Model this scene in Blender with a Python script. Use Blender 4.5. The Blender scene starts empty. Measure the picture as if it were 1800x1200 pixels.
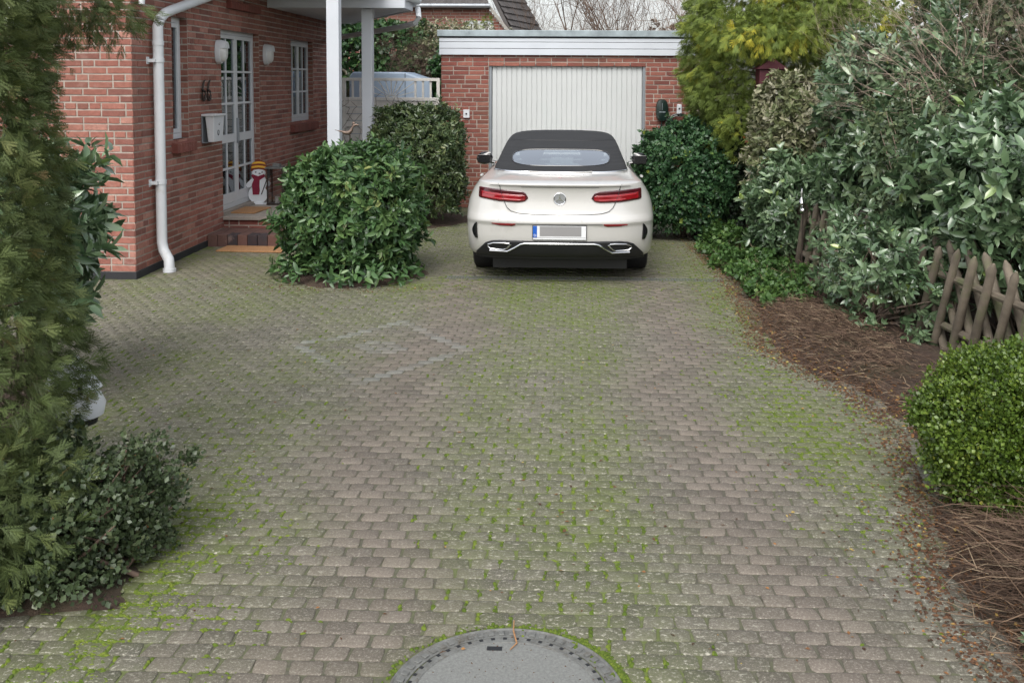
import bpy, math, random
import numpy as np
from mathutils import Vector, Matrix, Euler
R = math.radians
random.seed(7); rng = np.random.default_rng(7)
sc = bpy.context.scene
col = sc.collection
# ------------------------------------------------------------ camera
cd = bpy.data.cameras.new('camera'); cam = bpy.data.objects.new('camera', cd); col.objects.link(cam)
cd.sensor_width = 36; cd.lens = 34.0; cd.shift_x = -0.0278; cd.shift_y = -0.1944
cd.clip_start = 0.05; cd.clip_end = 2000
cam.matrix_world = (Matrix.Translation((0, 0, 2.06)) @ Matrix.Rotation(R(1.7), 4, 'Z')
                    @ Matrix.Rotation(R(90 - 3.7), 4, 'X') @ Matrix.Rotation(R(0.3), 4, 'Z'))
sc.camera = cam
# ------------------------------------------------------------ light
SUN_EL, SUN_AZ = 50, 192
w = bpy.data.worlds.new('World'); sc.world = w; w.use_nodes = True
nt = w.node_tree; nt.nodes.clear()
sky = nt.nodes.new('ShaderNodeTexSky'); sky.sky_type = 'NISHITA'; sky.sun_disc = False
sky.sun_elevation = R(SUN_EL); sky.sun_rotation = R(SUN_AZ); sky.dust_density = 3.0; sky.air_density = 1.0
hs = nt.nodes.new('ShaderNodeHueSaturation'); hs.inputs['Saturation'].default_value = 0.26
bg = nt.nodes.new('ShaderNodeBackground'); bg.inputs['Strength'].default_value = 0.15
wo = nt.nodes.new('ShaderNodeOutputWorld')
nt.links.new(sky.outputs[0], hs.inputs['Color']); nt.links.new(hs.outputs[0], bg.inputs[0]); nt.links.new(bg.outputs[0], wo.inputs[0])
sl = bpy.data.lights.new('sun', 'SUN'); sl.energy = 1.0; sl.angle = R(35); sl.color = (1, .97, .92)
so = bpy.data.objects.new('sun', sl); col.objects.link(so)
# direction towards the sun: sky rotation is measured from +Y clockwise seen from above
az = R(SUN_AZ); sd = Vector((math.sin(az) * math.cos(R(SUN_EL)), math.cos(az) * math.cos(R(SUN_EL)), math.sin(R(SUN_EL))))
so.rotation_euler = sd.to_track_quat('Z', 'Y').to_euler()
sc.view_settings.view_transform = 'Standard'; sc.view_settings.look = 'None'
sc.view_settings.exposure = 0.85; sc.view_settings.gamma = 1
sc.cycles.use_denoising = True; sc.cycles.denoiser = 'OPENIMAGEDENOISE'; sc.cycles.denoising_input_passes = 'RGB_ALBEDO_NORMAL'; sc.cycles.denoising_prefilter = 'NONE'; sc.cycles.use_adaptive_sampling = False; sc.cycles.sample_clamp_indirect = 4; sc.cycles.max_bounces = 6; sc.cycles.transparent_max_bounces = 12

# ------------------------------------------------------------ materials
def newmat(name):
    m = bpy.data.materials.new(name); m.use_nodes = True
    n = m.node_tree.nodes; b = n['Principled BSDF']; return m, n, m.node_tree.links, b
def ramp(n, stops):
    r = n.new('ShaderNodeValToRGB'); e = r.color_ramp.elements
    e[0].position = stops[0][0]; e[0].color = (*stops[0][1], 1)
    e[1].position = stops[-1][0]; e[1].color = (*stops[-1][1], 1)
    for p, c in stops[1:-1]:
        x = e.new(p); x.color = (*c, 1)
    return r
def noise(n, l, scale, detail=4, rough=.6, coord='Object', vec=None, scl=None):
    t = n.new('ShaderNodeTexNoise'); t.inputs['Scale'].default_value = scale
    t.inputs['Detail'].default_value = detail; t.inputs['Roughness'].default_value = rough
    if vec is None:
        c = n.new('ShaderNodeTexCoord'); vec = c.outputs[coord]
    if scl:
        mp = n.new('ShaderNodeMapping'); mp.inputs['Scale'].default_value = scl; l.new(vec, mp.inputs[0]); vec = mp.outputs[0]
    l.new(vec, t.inputs['Vector']); return t
def mix(n, l, f, a, b, mode='MIX'):
    x = n.new('ShaderNodeMix'); x.data_type = 'RGBA'; x.blend_type = mode
    for s, v in ((x.inputs[0], f), (x.inputs[6], a), (x.inputs[7], b)):
        if hasattr(v, 'is_output'): l.new(v, s)
        elif isinstance(v, (int, float)): s.default_value = v
        else: s.default_value = (*v, 1)
    return x.outputs[2]
def step(n, l, v, lo, hi):
    r = n.new('ShaderNodeMapRange'); r.inputs[1].default_value = lo; r.inputs[2].default_value = hi
    l.new(v, r.inputs[0]); return r.outputs[0]
def bump(n, l, b, h, s=.3, d=.01):
    x = n.new('ShaderNodeBump'); x.inputs['Strength'].default_value = s; x.inputs['Distance'].default_value = d
    l.new(h, x.inputs['Height']); l.new(x.outputs[0], b.inputs['Normal'])
def plain(name, c, rough=.6, metal=0, spec=.5, var=.12, vs=6, bs=0, bscale=40, coat=0, dirt=None, emis=None):
    """a paint / wood / metal / plastic with uneven tone, optional fine relief and dirt"""
    m, n, l, b = newmat(name)
    b.inputs['Roughness'].default_value = rough; b.inputs['Metallic'].default_value = metal
    b.inputs['Specular IOR Level'].default_value = spec; b.inputs['Coat Weight'].default_value = coat
    b.inputs['Coat Roughness'].default_value = .04
    t = noise(n, l, vs, 6)
    lo = tuple(x * (1 - var) for x in c); hi = tuple(min(1, x * (1 + var)) for x in c)
    o = mix(n, l, step(n, l, t.outputs[0], .3, .7), lo, hi)
    if dirt:
        t2 = noise(n, l, dirt[1], 8, .7); o = mix(n, l, step(n, l, t2.outputs[0], dirt[2], dirt[2] + .2), o, dirt[0])
    l.new(o, b.inputs['Base Color'])
    if bs:
        t3 = noise(n, l, bscale, 5); bump(n, l, b, t3.outputs[0], bs, .004)
    return m
def leafmat(name, stops, rough=.4, spec=.5, trans=.15, coat=0):
    m, n, l, b = newmat(name)
    a = n.new('ShaderNodeAttribute'); a.attribute_name = 'rnd'
    r = ramp(n, stops); l.new(a.outputs['Fac'], r.inputs[0])
    l.new(r.outputs[0], b.inputs['Base Color']); b.inputs['Roughness'].default_value = rough
    b.inputs['Specular IOR Level'].default_value = spec; b.inputs['Coat Weight'].default_value = coat; b.inputs['Coat Roughness'].default_value = .25
    tr = n.new('ShaderNodeBsdfTranslucent'); l.new(r.outputs[0], tr.inputs[0])
    ms = n.new('ShaderNodeMixShader'); ms.inputs[0].default_value = trans
    l.new(b.outputs[0], ms.inputs[1]); l.new(tr.outputs[0], ms.inputs[2]); l.new(ms.outputs[0], n['Material Output'].inputs[0])
    return m
def glassmat(name, tint, refl=.25, rough=.03):
    m, n, l, b = newmat(name); n.remove(b)
    t = n.new('ShaderNodeBsdfTransparent'); t.inputs[0].default_value = (*tint, 1)
    g = n.new('ShaderNodeBsdfGlossy'); g.inputs['Roughness'].default_value = rough; g.inputs[0].default_value = (.9, .95, 1, 1)
    f = n.new('ShaderNodeLayerWeight'); f.inputs[0].default_value = .35
    a = n.new('ShaderNodeMath'); a.operation = 'MULTIPLY_ADD'; a.inputs[1].default_value = .6; a.inputs[2].default_value = refl; a.use_clamp = True
    l.new(f.outputs['Fresnel'], a.inputs[0])
    s = n.new('ShaderNodeMixShader'); l.new(a.outputs[0], s.inputs[0]); l.new(t.outputs[0], s.inputs[1]); l.new(g.outputs[0], s.inputs[2])
    l.new(s.outputs[0], n['Material Output'].inputs[0]); return m
def brickmat(name, stops, flake=.5):
    m, n, l, b = newmat(name)
    a = n.new('ShaderNodeAttribute'); a.attribute_name = 'rnd'
    r = ramp(n, stops); l.new(a.outputs['Fac'], r.inputs[0])
    t = noise(n, l, 22, 8, .7); o = mix(n, l, step(n, l, t.outputs[0], .35, .75), r.outputs[0], (.10, .035, .025))
    o = mix(n, l, .55, r.outputs[0], o)
    t2 = noise(n, l, 5, 6, .7); o = mix(n, l, step(n, l, t2.outputs[0], .58, .9), o, (.42, .30, .26))
    t4 = noise(n, l, .8, 3); o = mix(n, l, step(n, l, t4.outputs[0], .45, .8), o, (.17, .075, .05))
    l.new(o, b.inputs['Base Color']); b.inputs['Roughness'].default_value = .85
    t3 = noise(n, l, 60, 8, .7); bump(n, l, b, t3.outputs[0], .6, .006); return m
MT = {}
MT['brick'] = brickmat('brick', [(0, (.215, .085, .066)), (.35, (.31, .118, .088)), (.75, (.375, .155, .115)), (1, (.44, .215, .165))])
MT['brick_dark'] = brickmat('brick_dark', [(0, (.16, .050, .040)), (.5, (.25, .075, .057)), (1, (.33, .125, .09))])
MT['step_brick'] = brickmat('step_brick', [(0, (.022, .024, .03)), (.42, (.035, .036, .042)), (.46, (.10, .06, .052)), (1, (.16, .085, .068))])
MT['mortar'] = plain('mortar', (.35, .305, .262), .95, var=.2, vs=9, bs=.5, bscale=90, dirt=((.2, .17, .13), 2.5, .55))
MT['white'] = plain('white_paint', (.60, .62, .64), .35, var=.05, vs=3, dirt=((.42, .41, .36), 5, .60))
MT['white_board'] = plain('white_board', (.55, .58, .62), .45, var=.05, vs=2, dirt=((.48, .47, .44), 3, .64))
MT['soffit'] = plain('white_soffit', (.62, .64, .68), .6, var=.05)
MT['door_white'] = plain('garage_door_paint', (.52, .535, .53), .42, var=.035, vs=1.5, dirt=((.5, .53, .52), 1.6, .6))
MT['zinc'] = plain('zinc', (.30, .35, .37), .55, metal=.4, var=.25, vs=5, dirt=((.10, .12, .12), 4, .6))
MT['greymetal'] = plain('grey_metal', (.26, .28, .30), .5, metal=.5)
MT['dark'] = plain('dark_plastic', (.009, .0095, .011), .55, var=.2)
MT['bitumen'] = plain('bitumen', (.022, .022, .025), .8, var=.3, bs=.4)
MT['iron'] = plain('wrought_iron', (.045, .032, .026), .6, metal=.3, var=.4, vs=30)
MT['glass_win'] = glassmat('window_glass', (.35, .38, .38), .16)
MT['curtain'] = plain('curtain', (.16, .17, .17), .9, var=.4, vs=5)
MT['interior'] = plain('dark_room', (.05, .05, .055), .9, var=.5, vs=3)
MT['stone_slab'] = plain('stone_slab', (.30, .265, .23), .75, var=.15, vs=30, bs=.2, dirt=((.15, .13, .11), 6, .6))
MT['coir'] = plain('coir', (.36, .19, .085), .95, var=.3, vs=90, bs=.8, bscale=200)
MT['wood'] = plain('weathered_wood', (.145, .12, .09), .85, var=.35, vs=7, bs=.5, bscale=50, dirt=((.10, .115, .05), 4, .52))
MT['cast'] = plain('cast_iron', (.145, .148, .14), .75, metal=.1, var=.3, vs=30, bs=.6, bscale=140, dirt=((.085, .07, .05), 12, .5))
MT['concrete'] = plain('cover_concrete', (.175, .18, .17), .85, var=.22, vs=90, bs=.6, bscale=220, dirt=((.075, .07, .06), 28, .60))
MT['steel'] = plain('galvanised_steel', (.20, .205, .20), .5, metal=.6, var=.3, vs=20)
MT['bark'] = plain('bark', (.10, .078, .058), .9, var=.4, vs=20, bs=.5)
MT['twig'] = plain('brown_twig', (.14, .095, .07), .85, var=.4, vs=3)
MT['twig_pale'] = plain('pale_twig', (.36, .275, .22), .8, var=.35, vs=3)
MT['maroon'] = plain('maroon_paint', (.075, .010, .018), .6, var=.15)
MT['snow'] = plain('snowman_white', (.78, .80, .83), .5, var=.03)
MT['yellow'] = plain('hat_yellow', (.80, .43, .04), .6, var=.05)
MT['hatbrown'] = plain('hat_brown', (.19, .035, .012), .6, var=.1)
MT['scarf'] = plain('scarf_red', (.22, .008, .035), .7, var=.15, vs=40)
MT['bronze'] = plain('bronze', (.16, .115, .09), .5, metal=.5, var=.3, vs=20)
MT['blue'] = plain('blue_cover', (.30, .38, .48), .5, var=.1, vs=2)
MT['rooftile'] = plain('roof_tile', (.075, .068, .066), .7, var=.3, vs=4, dirt=((.14, .12, .10), 3, .6))
MT['charger'] = plain('charger_black', (.010, .022, .018), .25, var=.1)
MT['silver'] = plain('silver_glass', (.85, .85, .87), .12, metal=1, var=.02)

# driveway stones: Col.r random, Col.g moss, Col.b pink/clean, alpha-like extra attr "pale"
def stonemat():
    m, n, l, b = newmat('concrete_paver')
    a = n.new('ShaderNodeAttribute'); a.attribute_name = 'Col'
    s = n.new('ShaderNodeSeparateColor'); l.new(a.outputs['Color'], s.inputs[0])
    p = n.new('ShaderNodeAttribute'); p.attribute_name = 'pale'
    base = mix(n, l, s.outputs[0], (.080, .073, .059), (.146, .133, .108))
    pink = mix(n, l, s.outputs[0], (.108, .090, .074), (.178, .147, .121))
    o = mix(n, l, s.outputs[2], base, pink)
    o = mix(n, l, p.outputs['Fac'], o, (.23, .25, .235))
    g = noise(n, l, 105, 4, .9); o = mix(n, l, step(n, l, g.outputs[0], .54, .70), o, (.42, .385, .33))
    o2 = mix(n, l, step(n, l, g.outputs[0], .45, .28), o, (.035, .032, .028)); o = mix(n, l, .8, o, o2)
    # olive algae film that follows damp mossy zones
    al = noise(n, l, 3.0, 6, .7); f = n.new('ShaderNodeMath'); f.operation = 'MULTIPLY'; f.use_clamp = True; sg = n.new('ShaderNodeMath'); sg.operation = 'MULTIPLY'; sg.inputs[1].default_value = .85; l.new(s.outputs[1], sg.inputs[0])
    l.new(step(n, l, al.outputs[0], .28, .62), f.inputs[0]); l.new(sg.outputs[0], f.inputs[1])
    o = mix(n, l, f.outputs[0], o, (.098, .122, .030))
    # pale lichen flecks on the stones that are not driven clean
    v = noise(n, l, 48, 5, .75, scl=(.8, 1.3, 1)); lf = n.new('ShaderNodeMath'); lf.operation = 'MULTIPLY'; lf.use_clamp = True
    inv = n.new('ShaderNodeMath'); inv.operation = 'SUBTRACT'; inv.inputs[0].default_value = 1.0; l.new(s.outputs[2], inv.inputs[1])
    l.new(step(n, l, v.outputs[0], .56, .62), lf.inputs[0]); l.new(inv.outputs[0], lf.inputs[1])
    o = mix(n, l, lf.outputs[0], o, (.37, .355, .29))
    # small green specks
    q = noise(n, l, 30, 6, .8); qf = n.new('ShaderNodeMath'); qf.operation = 'MULTIPLY'; qf.use_clamp = True
    l.new(step(n, l, q.outputs[0], .60, .72), qf.inputs[0]); l.new(s.outputs[1], qf.inputs[1])
    o = mix(n, l, qf.outputs[0], o, (.14, .20, .03))
    l.new(o, b.inputs['Base Color']); b.inputs['Roughness'].default_value = .72
    r3 = noise(n, l, 180, 4, .7); bump(n, l, b, r3.outputs[0], .5, .004); return m
MT['stone'] = stonemat()
def bedmat():
    m, n, l, b = newmat('joint_sand_and_moss')
    a = n.new('ShaderNodeAttribute'); a.attribute_name = 'Col'
    s = n.new('ShaderNodeSeparateColor'); l.new(a.outputs['Color'], s.inputs[0])
    t = noise(n, l, 60, 5); o = mix(n, l, t.outputs[0], (.055, .052, .040), (.125, .115, .088))
    t2 = noise(n, l, 14, 6, .7); f = n.new('ShaderNodeMath'); f.operation = 'MULTIPLY'; f.use_clamp = True
    l.new(step(n, l, t2.outputs[0], .38, .52), f.inputs[0]); l.new(s.outputs[1], f.inputs[1])
    o = mix(n, l, f.outputs[0], o, (.13, .185, .022)); l.new(o, b.inputs['Base Color'])
    b.inputs['Roughness'].default_value = .95; bump(n, l, b, t.outputs[0], .6, .01); return m
MT['bed'] = bedmat()
def soilmat(name, c1, c2, c3):
    m, n, l, b = newmat(name)
    t = noise(n, l, 26, 8, .75); t2 = noise(n, l, 2.2, 5); t3 = noise(n, l, 130, 4, .8)
    o = mix(n, l, step(n, l, t.outputs[0], .3, .7), c1, c2); o = mix(n, l, step(n, l, t2.outputs[0], .5, .68), o, c3)
    o = mix(n, l, step(n, l, t3.outputs[0], .6, .75), o, tuple(2.2 * x for x in c2))
    l.new(o, b.inputs['Base Color']); b.inputs['Roughness'].default_value = .95; bump(n, l, b, t.outputs[0], .9, .03); return m
MT['soil'] = soilmat('soil', (.035, .022, .016), (.095, .06, .042), (.06, .05, .025))
MT['ground'] = soilmat('ground', (.05, .05, .03), (.09, .09, .045), (.06, .07, .03))
def attrmat(name, stops, rough=.9): return leafmat(name, stops, rough, .2, .0)
MT['moss'] = leafmat('moss', [(0, (.05, .075, .014)), (.5, (.09, .135, .020)), (1, (.16, .20, .032))], .9, .2, .1)
MT['straw'] = leafmat('dead_stems', [(0, (.045, .030, .022)), (.6, (.13, .085, .06)), (.9, (.22, .15, .10)), (1, (.34, .27, .18))], .85, .2, .1)
MT['litter'] = leafmat('leaf_litter', [(0, (.05, .028, .018)), (.6, (.14, .07, .035)), (.85, (.30, .14, .05)), (1, (.42, .33, .10))], .75, .3, .1)
MT['rhodo'] = leafmat('rhododendron_leaf', [(0, (.022, .052, .022)), (.45, (.06, .125, .042)), (.8, (.12, .20, .065)), (1, (.23, .26, .09))], .36, .5, .12)
MT['rhodo2'] = leafmat('bush_leaf', [(0, (.025, .048, .02)), (.45, (.06, .095, .036)), (.8, (.12, .155, .06)), (1, (.25, .24, .11))], .33, .5, .12)
MT['laurel'] = leafmat('laurel_leaf', [(0, (.04, .08, .038)), (.5, (.115, .19, .09)), (.86, (.25, .34, .19)), (.95, (.24, .34, .07)), (1, (.32, .38, .09))], .3, .7, .15, .6)
MT['privet'] = leafmat('privet_leaf', [(0, (.04, .07, .03)), (.6, (.10, .14, .065)), (.92, (.20, .22, .11)), (1, (.34, .30, .12))], .33, .5, .15)
MT['pale'] = leafmat('pale_leaf', [(0, (.06, .085, .03)), (.4, (.14, .16, .07)), (.65, (.28, .27, .17)), (1, (.52, .50, .40))], .45, .4, .12)
MT['box'] = leafmat('boxwood_leaf', [(0, (.03, .06, .012)), (.5, (.10, .165, .022)), (.88, (.17, .23, .035)), (1, (.38, .38, .06))], .4, .5, .2)
MT['green_bush'] = leafmat('bright_bush_leaf', [(0, (.016, .045, .02)), (.5, (.040, .095, .038)), (.85, (.075, .15, .05)), (1, (.28, .33, .06))], .4, .4, .15)
MT['dark_bush'] = leafmat('dark_bush_leaf', [(0, (.014, .028, .016)), (.6, (.03, .052, .026)), (.95, (.07, .08, .04)), (1, (.14, .11, .05))], .4, .4, .1)
MT['coton'] = leafmat('cotoneaster_leaf', [(0, (.028, .045, .02)), (.6, (.065, .095, .042)), (.93, (.12, .14, .07)), (1, (.25, .10, .04))], .4, .45, .12)
MT['thuja'] = leafmat('conifer_scale', [(0, (.04, .052, .018)), (.5, (.09, .125, .040)), (.85, (.155, .185, .06)), (1, (.26, .18, .08))], .6, .3, .15)
MT['cypress'] = leafmat('cypress_scale', [(0, (.07, .10, .020)), (.45, (.16, .22, .045)), (.7, (.26, .30, .05)), (.85, (.46, .42, .05)), (1, (.62, .52, .06))], .6, .3, .2)
MT['ivy'] = leafmat('ivy_leaf', [(0, (.015, .045, .016)), (.6, (.04, .10, .03)), (1, (.12, .20, .05))], .38, .5, .12)
MT['ground_cover'] = leafmat('ground_cover_leaf', [(0, (.03, .07, .02)), (.6, (.07, .14, .035)), (1, (.16, .24, .06))], .45, .4, .15)
MT['rust_leaf'] = leafmat('rusty_leaf', [(0, (.10, .03, .012)), (.6, (.24, .08, .025)), (1, (.36, .17, .05))], .6, .3, .15)
# car
MT['car_white'] = plain('pearl_white', (.54, .53, .505), .30, metal=.12, var=.015, coat=1.0, dirt=((.42, .40, .37), 2.2, .62))
MT['softtop'] = plain('soft_top_fabric', (.018, .019, .021), .85, var=.15, vs=4, bs=.3, bscale=300)
MT['chrome'] = plain('chrome', (.75, .76, .78), .14, metal=1, var=.02)
MT['lamp_red'] = plain('lamp_red', (.22, .004, .009), .12, coat=1, var=.3, vs=8)
MT['lamp_dark'] = plain('lamp_dark', (.055, .004, .008), .12, coat=1, var=.2, vs=5)
MT['lamp_bright'] = plain('lamp_bright', (.34, .016, .022), .15, coat=1, var=.15, vs=20)
MT['black_gloss'] = plain('black_gloss', (.008, .008, .01), .18, coat=.6, var=.1)
MT['rubber'] = plain('tyre_rubber', (.014, .014, .015), .8, var=.2, vs=10)
MT['car_glass'] = glassmat('car_glass', (.60, .68, .68), .03)
MT['plate_white'] = plain('plate_white', (.66, .67, .68), .4, var=.03)
MT['plate_grey'] = plain('plate_grey', (.24, .235, .235), .5, var=.06, vs=2)
MT['eu_blue'] = plain('eu_blue', (.008, .09, .42), .4, var=.05)
MT['lamp_glass'] = plain('frosted_glass', (.62, .62, .60), .3, var=.05)

# ------------------------------------------------------------ object helpers
def tag(o, label=None, cat=None, group=None, kind=None):
    if label: o['label'] = label
    if cat: o['category'] = cat
    if group: o['group'] = group
    if kind: o['kind'] = kind
    return o
def empty(name, loc, label, cat, group=None, rz=0):
    o = bpy.data.objects.new(name, None); col.objects.link(o); o.location = loc; o.rotation_euler = (0, 0, rz)
    o.empty_display_size = .1
    return tag(o, label, cat, group)
def finish(name, me, mats, parent=None, world=True):
    o = bpy.data.objects.new(name, me); col.objects.link(o)
    for m in (mats if isinstance(mats, (list, tuple)) else [mats]): me.materials.append(m)
    if parent is not None:
        o.parent = parent
        if world:   # geometry was written in world coordinates
            o.matrix_parent_inverse = (Matrix.Translation(parent.location) @ parent.rotation_euler.to_matrix().to_4x4()).inverted()
    return o
class MB:
    def __init__(s): s.v = []; s.f = []; s.r = []; s.m = []
    def add(s, vs, fs, r=None, mi=0):
        b = len(s.v); s.v += [tuple(p) for p in vs]; s.f += [tuple(b + i for i in f) for f in fs]
        if r is None: r = random.random()
        s.r += [r] * len(vs); s.m += [mi] * len(fs); return s
    def box(s, a, b, r=None, rot=None, mi=0):
        x0, y0, z0 = a; x1, y1, z1 = b
        vs = [(x0, y0, z0), (x1, y0, z0), (x1, y1, z0), (x0, y1, z0), (x0, y0, z1), (x1, y0, z1), (x1, y1, z1), (x0, y1, z1)]
        if rot is not None:
            c = Vector(((x0 + x1) / 2, (y0 + y1) / 2, (z0 + z1) / 2)); vs = [c + rot @ (Vector(p) - c) for p in vs]
        return s.add(vs, [(0, 3, 2, 1), (4, 5, 6, 7), (0, 1, 5, 4), (1, 2, 6, 5), (2, 3, 7, 6), (3, 0, 4, 7)], r, mi)
    def bar(s, p, q, w, h, r=None, up=(0, 0, 1)):
        p = Vector(p); q = Vector(q); d = (q - p).normalized(); sdv = d.cross(Vector(up))
        if sdv.length < 1e-3: sdv = Vector((1, 0, 0))
        sdv.normalize(); n = sdv.cross(d)
        vs = [b + sdv * (w / 2 * i) + n * (h / 2 * j) for b in (p, q) for i, j in ((-1, -1), (1, -1), (1, 1), (-1, 1))]
        return s.add(vs, [(0, 3, 2, 1), (4, 5, 6, 7), (0, 1, 5, 4), (1, 2, 6, 5), (2, 3, 7, 6), (3, 0, 4, 7)], r)
    def tube(s, pts, rad, n=10, cap=True, r=None):
        pts = [Vector(p) for p in pts]; rad = rad if isinstance(rad, (list, tuple)) else [rad] * len(pts)
        vs = []; ref = None
        for i, p in enumerate(pts):
            d = (pts[min(i + 1, len(pts) - 1)] - pts[max(i - 1, 0)]).normalized()
            if ref is None: ref = Vector((0, 0, 1)) if abs(d.z) < .9 else Vector((1, 0, 0))
            a = d.cross(ref).normalized(); b = d.cross(a).normalized(); ref = -b if False else ref
            vs += [p + (a * math.cos(2 * math.pi * k / n) + b * math.sin(2 * math.pi * k / n)) * rad[i] for k in range(n)]
        fs = [(i * n + k, i * n + (k + 1) % n, (i + 1) * n + (k + 1) % n, (i + 1) * n + k) for i in range(len(pts) - 1) for k in range(n)]
        if cap: fs += [tuple(range(n - 1, -1, -1)), tuple((len(pts) - 1) * n + k for k in range(n))]
        return s.add(vs, fs, r)
    def lathe(s, c, prof, n=24, r=None, axis='z'):
        vs = []
        for (rr, h) in prof:
            for k in range(n):
                a = 2 * math.pi * k / n; x, y = rr * math.cos(a), rr * math.sin(a)
                p = (x, y, h) if axis == 'z' else (h, x, y) if axis == 'x' else (x, h, y)
                vs.append(Vector(c) + Vector(p))
        fs = [(i * n + k, i * n + (k + 1) % n, (i + 1) * n + (k + 1) % n, (i + 1) * n + k) for i in range(len(prof) - 1) for k in range(n)]
        fs += [tuple(range(n - 1, -1, -1)), tuple((len(prof) - 1) * n + k for k in range(n))]
        return s.add(vs, fs, r)
    def ell(s, c, rad, nu=16, nv=10, rot=None, r=None):
        vs = []; c = Vector(c)
        for j in range(nv + 1):
            t = math.pi * j / nv
            for k in range(nu):
                a = 2 * math.pi * k / nu; p = Vector((rad[0] * math.sin(t) * math.cos(a), rad[1] * math.sin(t) * math.sin(a), rad[2] * math.cos(t)))
                vs.append(c + (rot @ p if rot else p))
        fs = [(j * nu + k, (j + 1) * nu + k, (j + 1) * nu + (k + 1) % nu, j * nu + (k + 1) % nu) for j in range(nv) for k in range(nu)]
        return s.add(vs, fs, r)
    def prism(s, poly, f0, f1, r=None):
        """poly: list of 2D points, f0/f1 map a 2D point to the two faces"""
        n = len(poly); vs = [f0(p) for p in poly] + [f1(p) for p in poly]
        return s.add(vs, [tuple(range(n)), tuple(range(2 * n - 1, n - 1, -1))] + [(i, (i + 1) % n, n + (i + 1) % n, n + i) for i in range(n)], r)
    def build(s, name, mat, parent=None, smooth=False, bevel=0, world=True):
        me = bpy.data.meshes.new(name); me.from_pydata(s.v, [], s.f); me.validate(verbose=False)
        if len(me.vertices) == len(s.r):
            at = me.attributes.new('rnd', 'FLOAT', 'POINT'); at.data.foreach_set('value', s.r)
        import bmesh
        bm = bmesh.new(); bm.from_mesh(me); bmesh.ops.recalc_face_normals(bm, faces=bm.faces); bm.to_mesh(me); bm.free()
        if len(me.polygons) == len(s.m) and any(s.m): me.polygons.foreach_set('material_index', s.m)
        if smooth:
            me.polygons.foreach_set('use_smooth', [True] * len(me.polygons))
            try: me.set_sharp_from_angle(angle=R(40))
            except Exception: pass
        o = finish(name, me, mat, parent, world)
        if bevel:
            b = o.modifiers.new('bevel', 'BEVEL'); b.width = bevel; b.segments = 2; b.limit_method = 'ANGLE'; b.angle_limit = R(40)
        return o
def npmesh(name, V, F, mat, parent=None, rnd=None, smooth=False, colr=None, pale=None):
    """fast mesh from numpy arrays; F is (n,k)"""
    me = bpy.data.meshes.new(name); nv, nf, k = len(V), len(F), F.shape[1]
    me.vertices.add(nv); me.vertices.foreach_set('co', V.astype(np.float32).ravel())
    me.loops.add(nf * k); me.loops.foreach_set('vertex_index', F.astype(np.int32).ravel())
    me.polygons.add(nf); me.polygons.foreach_set('loop_start', np.arange(0, nf * k, k, dtype=np.int32))
    try: me.polygons.foreach_set('loop_total', np.full(nf, k, dtype=np.int32))
    except Exception: pass
    if smooth: me.polygons.foreach_set('use_smooth', np.ones(nf, dtype=bool))
    me.update(calc_edges=True)
    if rnd is not None:
        a = me.attributes.new('rnd', 'FLOAT', 'POINT'); a.data.foreach_set('value', rnd.astype(np.float32))
    if colr is not None:
        a = me.attributes.new('Col', 'FLOAT_COLOR', 'POINT'); a.data.foreach_set('color', np.hstack([colr, np.ones((nv, 1))]).astype(np.float32).ravel())
    if pale is not None:
        a = me.attributes.new('pale', 'FLOAT', 'POINT'); a.data.foreach_set('value', pale.astype(np.float32))
    return finish(name, me, mat, parent)
def norm(a): return a / np.maximum(np.linalg.norm(a, axis=-1, keepdims=True), 1e-9)
def frames(d, up):
    x = norm(d); z = up - (up * x).sum(-1, keepdims=True) * x; z = norm(z); y = np.cross(z, x)
    return np.stack([x, y, z], axis=-1)
def scatter(name, tv, tf, P, Fr, S, mat, parent=None, rnd=None):
    n = len(P); S = np.asarray(S).reshape(n, -1, 1) if np.ndim(S) > 1 else np.asarray(S).reshape(n, 1, 1)
    tvs = tv[None, :, :] * (S if S.shape[1] == 1 else S.reshape(n, 1, 3))
    V = P[:, None, :] + np.einsum('nij,nvj->nvi', Fr, tvs)
    F = tf[None] + (np.arange(n) * len(tv))[:, None, None]
    if rnd is None: rnd = rng.random(n)
    return npmesh(name, V.reshape(-1, 3), F.reshape(-1, tf.shape[1]), mat, parent, np.repeat(np.clip(rnd, 0, 1), len(tv)))
def wob(p, s=1., k=0):
    """smooth pseudo noise in about -1..1"""
    a = p * s + k * 7.31
    return (np.sin(a[..., 0] * 1.7 + 1.3 * np.sin(a[..., 1] * 1.1 + k)) + np.sin(a[..., 1] * 2.3 + 1.7 * np.sin(a[..., 2] * 1.9))
            + np.sin(a[..., 2] * 2.1 + 1.1 * np.sin(a[..., 0] * 2.7 + 2))) / 3
LEAF8 = (np.array([(0, 0, 0), (.28, .17, .05), (.32, 0, 0), (.28, -.17, .05), (.68, .16, .02), (.7, 0, -.04), (.68, -.16, .02), (1, 0, -.12)]),
         np.array([(0, 2, 1), (0, 3, 2), (1, 2, 5), (1, 5, 4), (2, 3, 6), (2, 6, 5), (4, 5, 7), (5, 6, 7)]))
LEAF4 = (np.array([(0, 0, 0), (.5, .28, .07), (1, 0, -.05), (.5, -.28, .07)]), np.array([(0, 2, 1), (0, 3, 2)]))
def leafw(t, w): return (t[0] * np.array([1, w, 1]), t[1])
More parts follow.
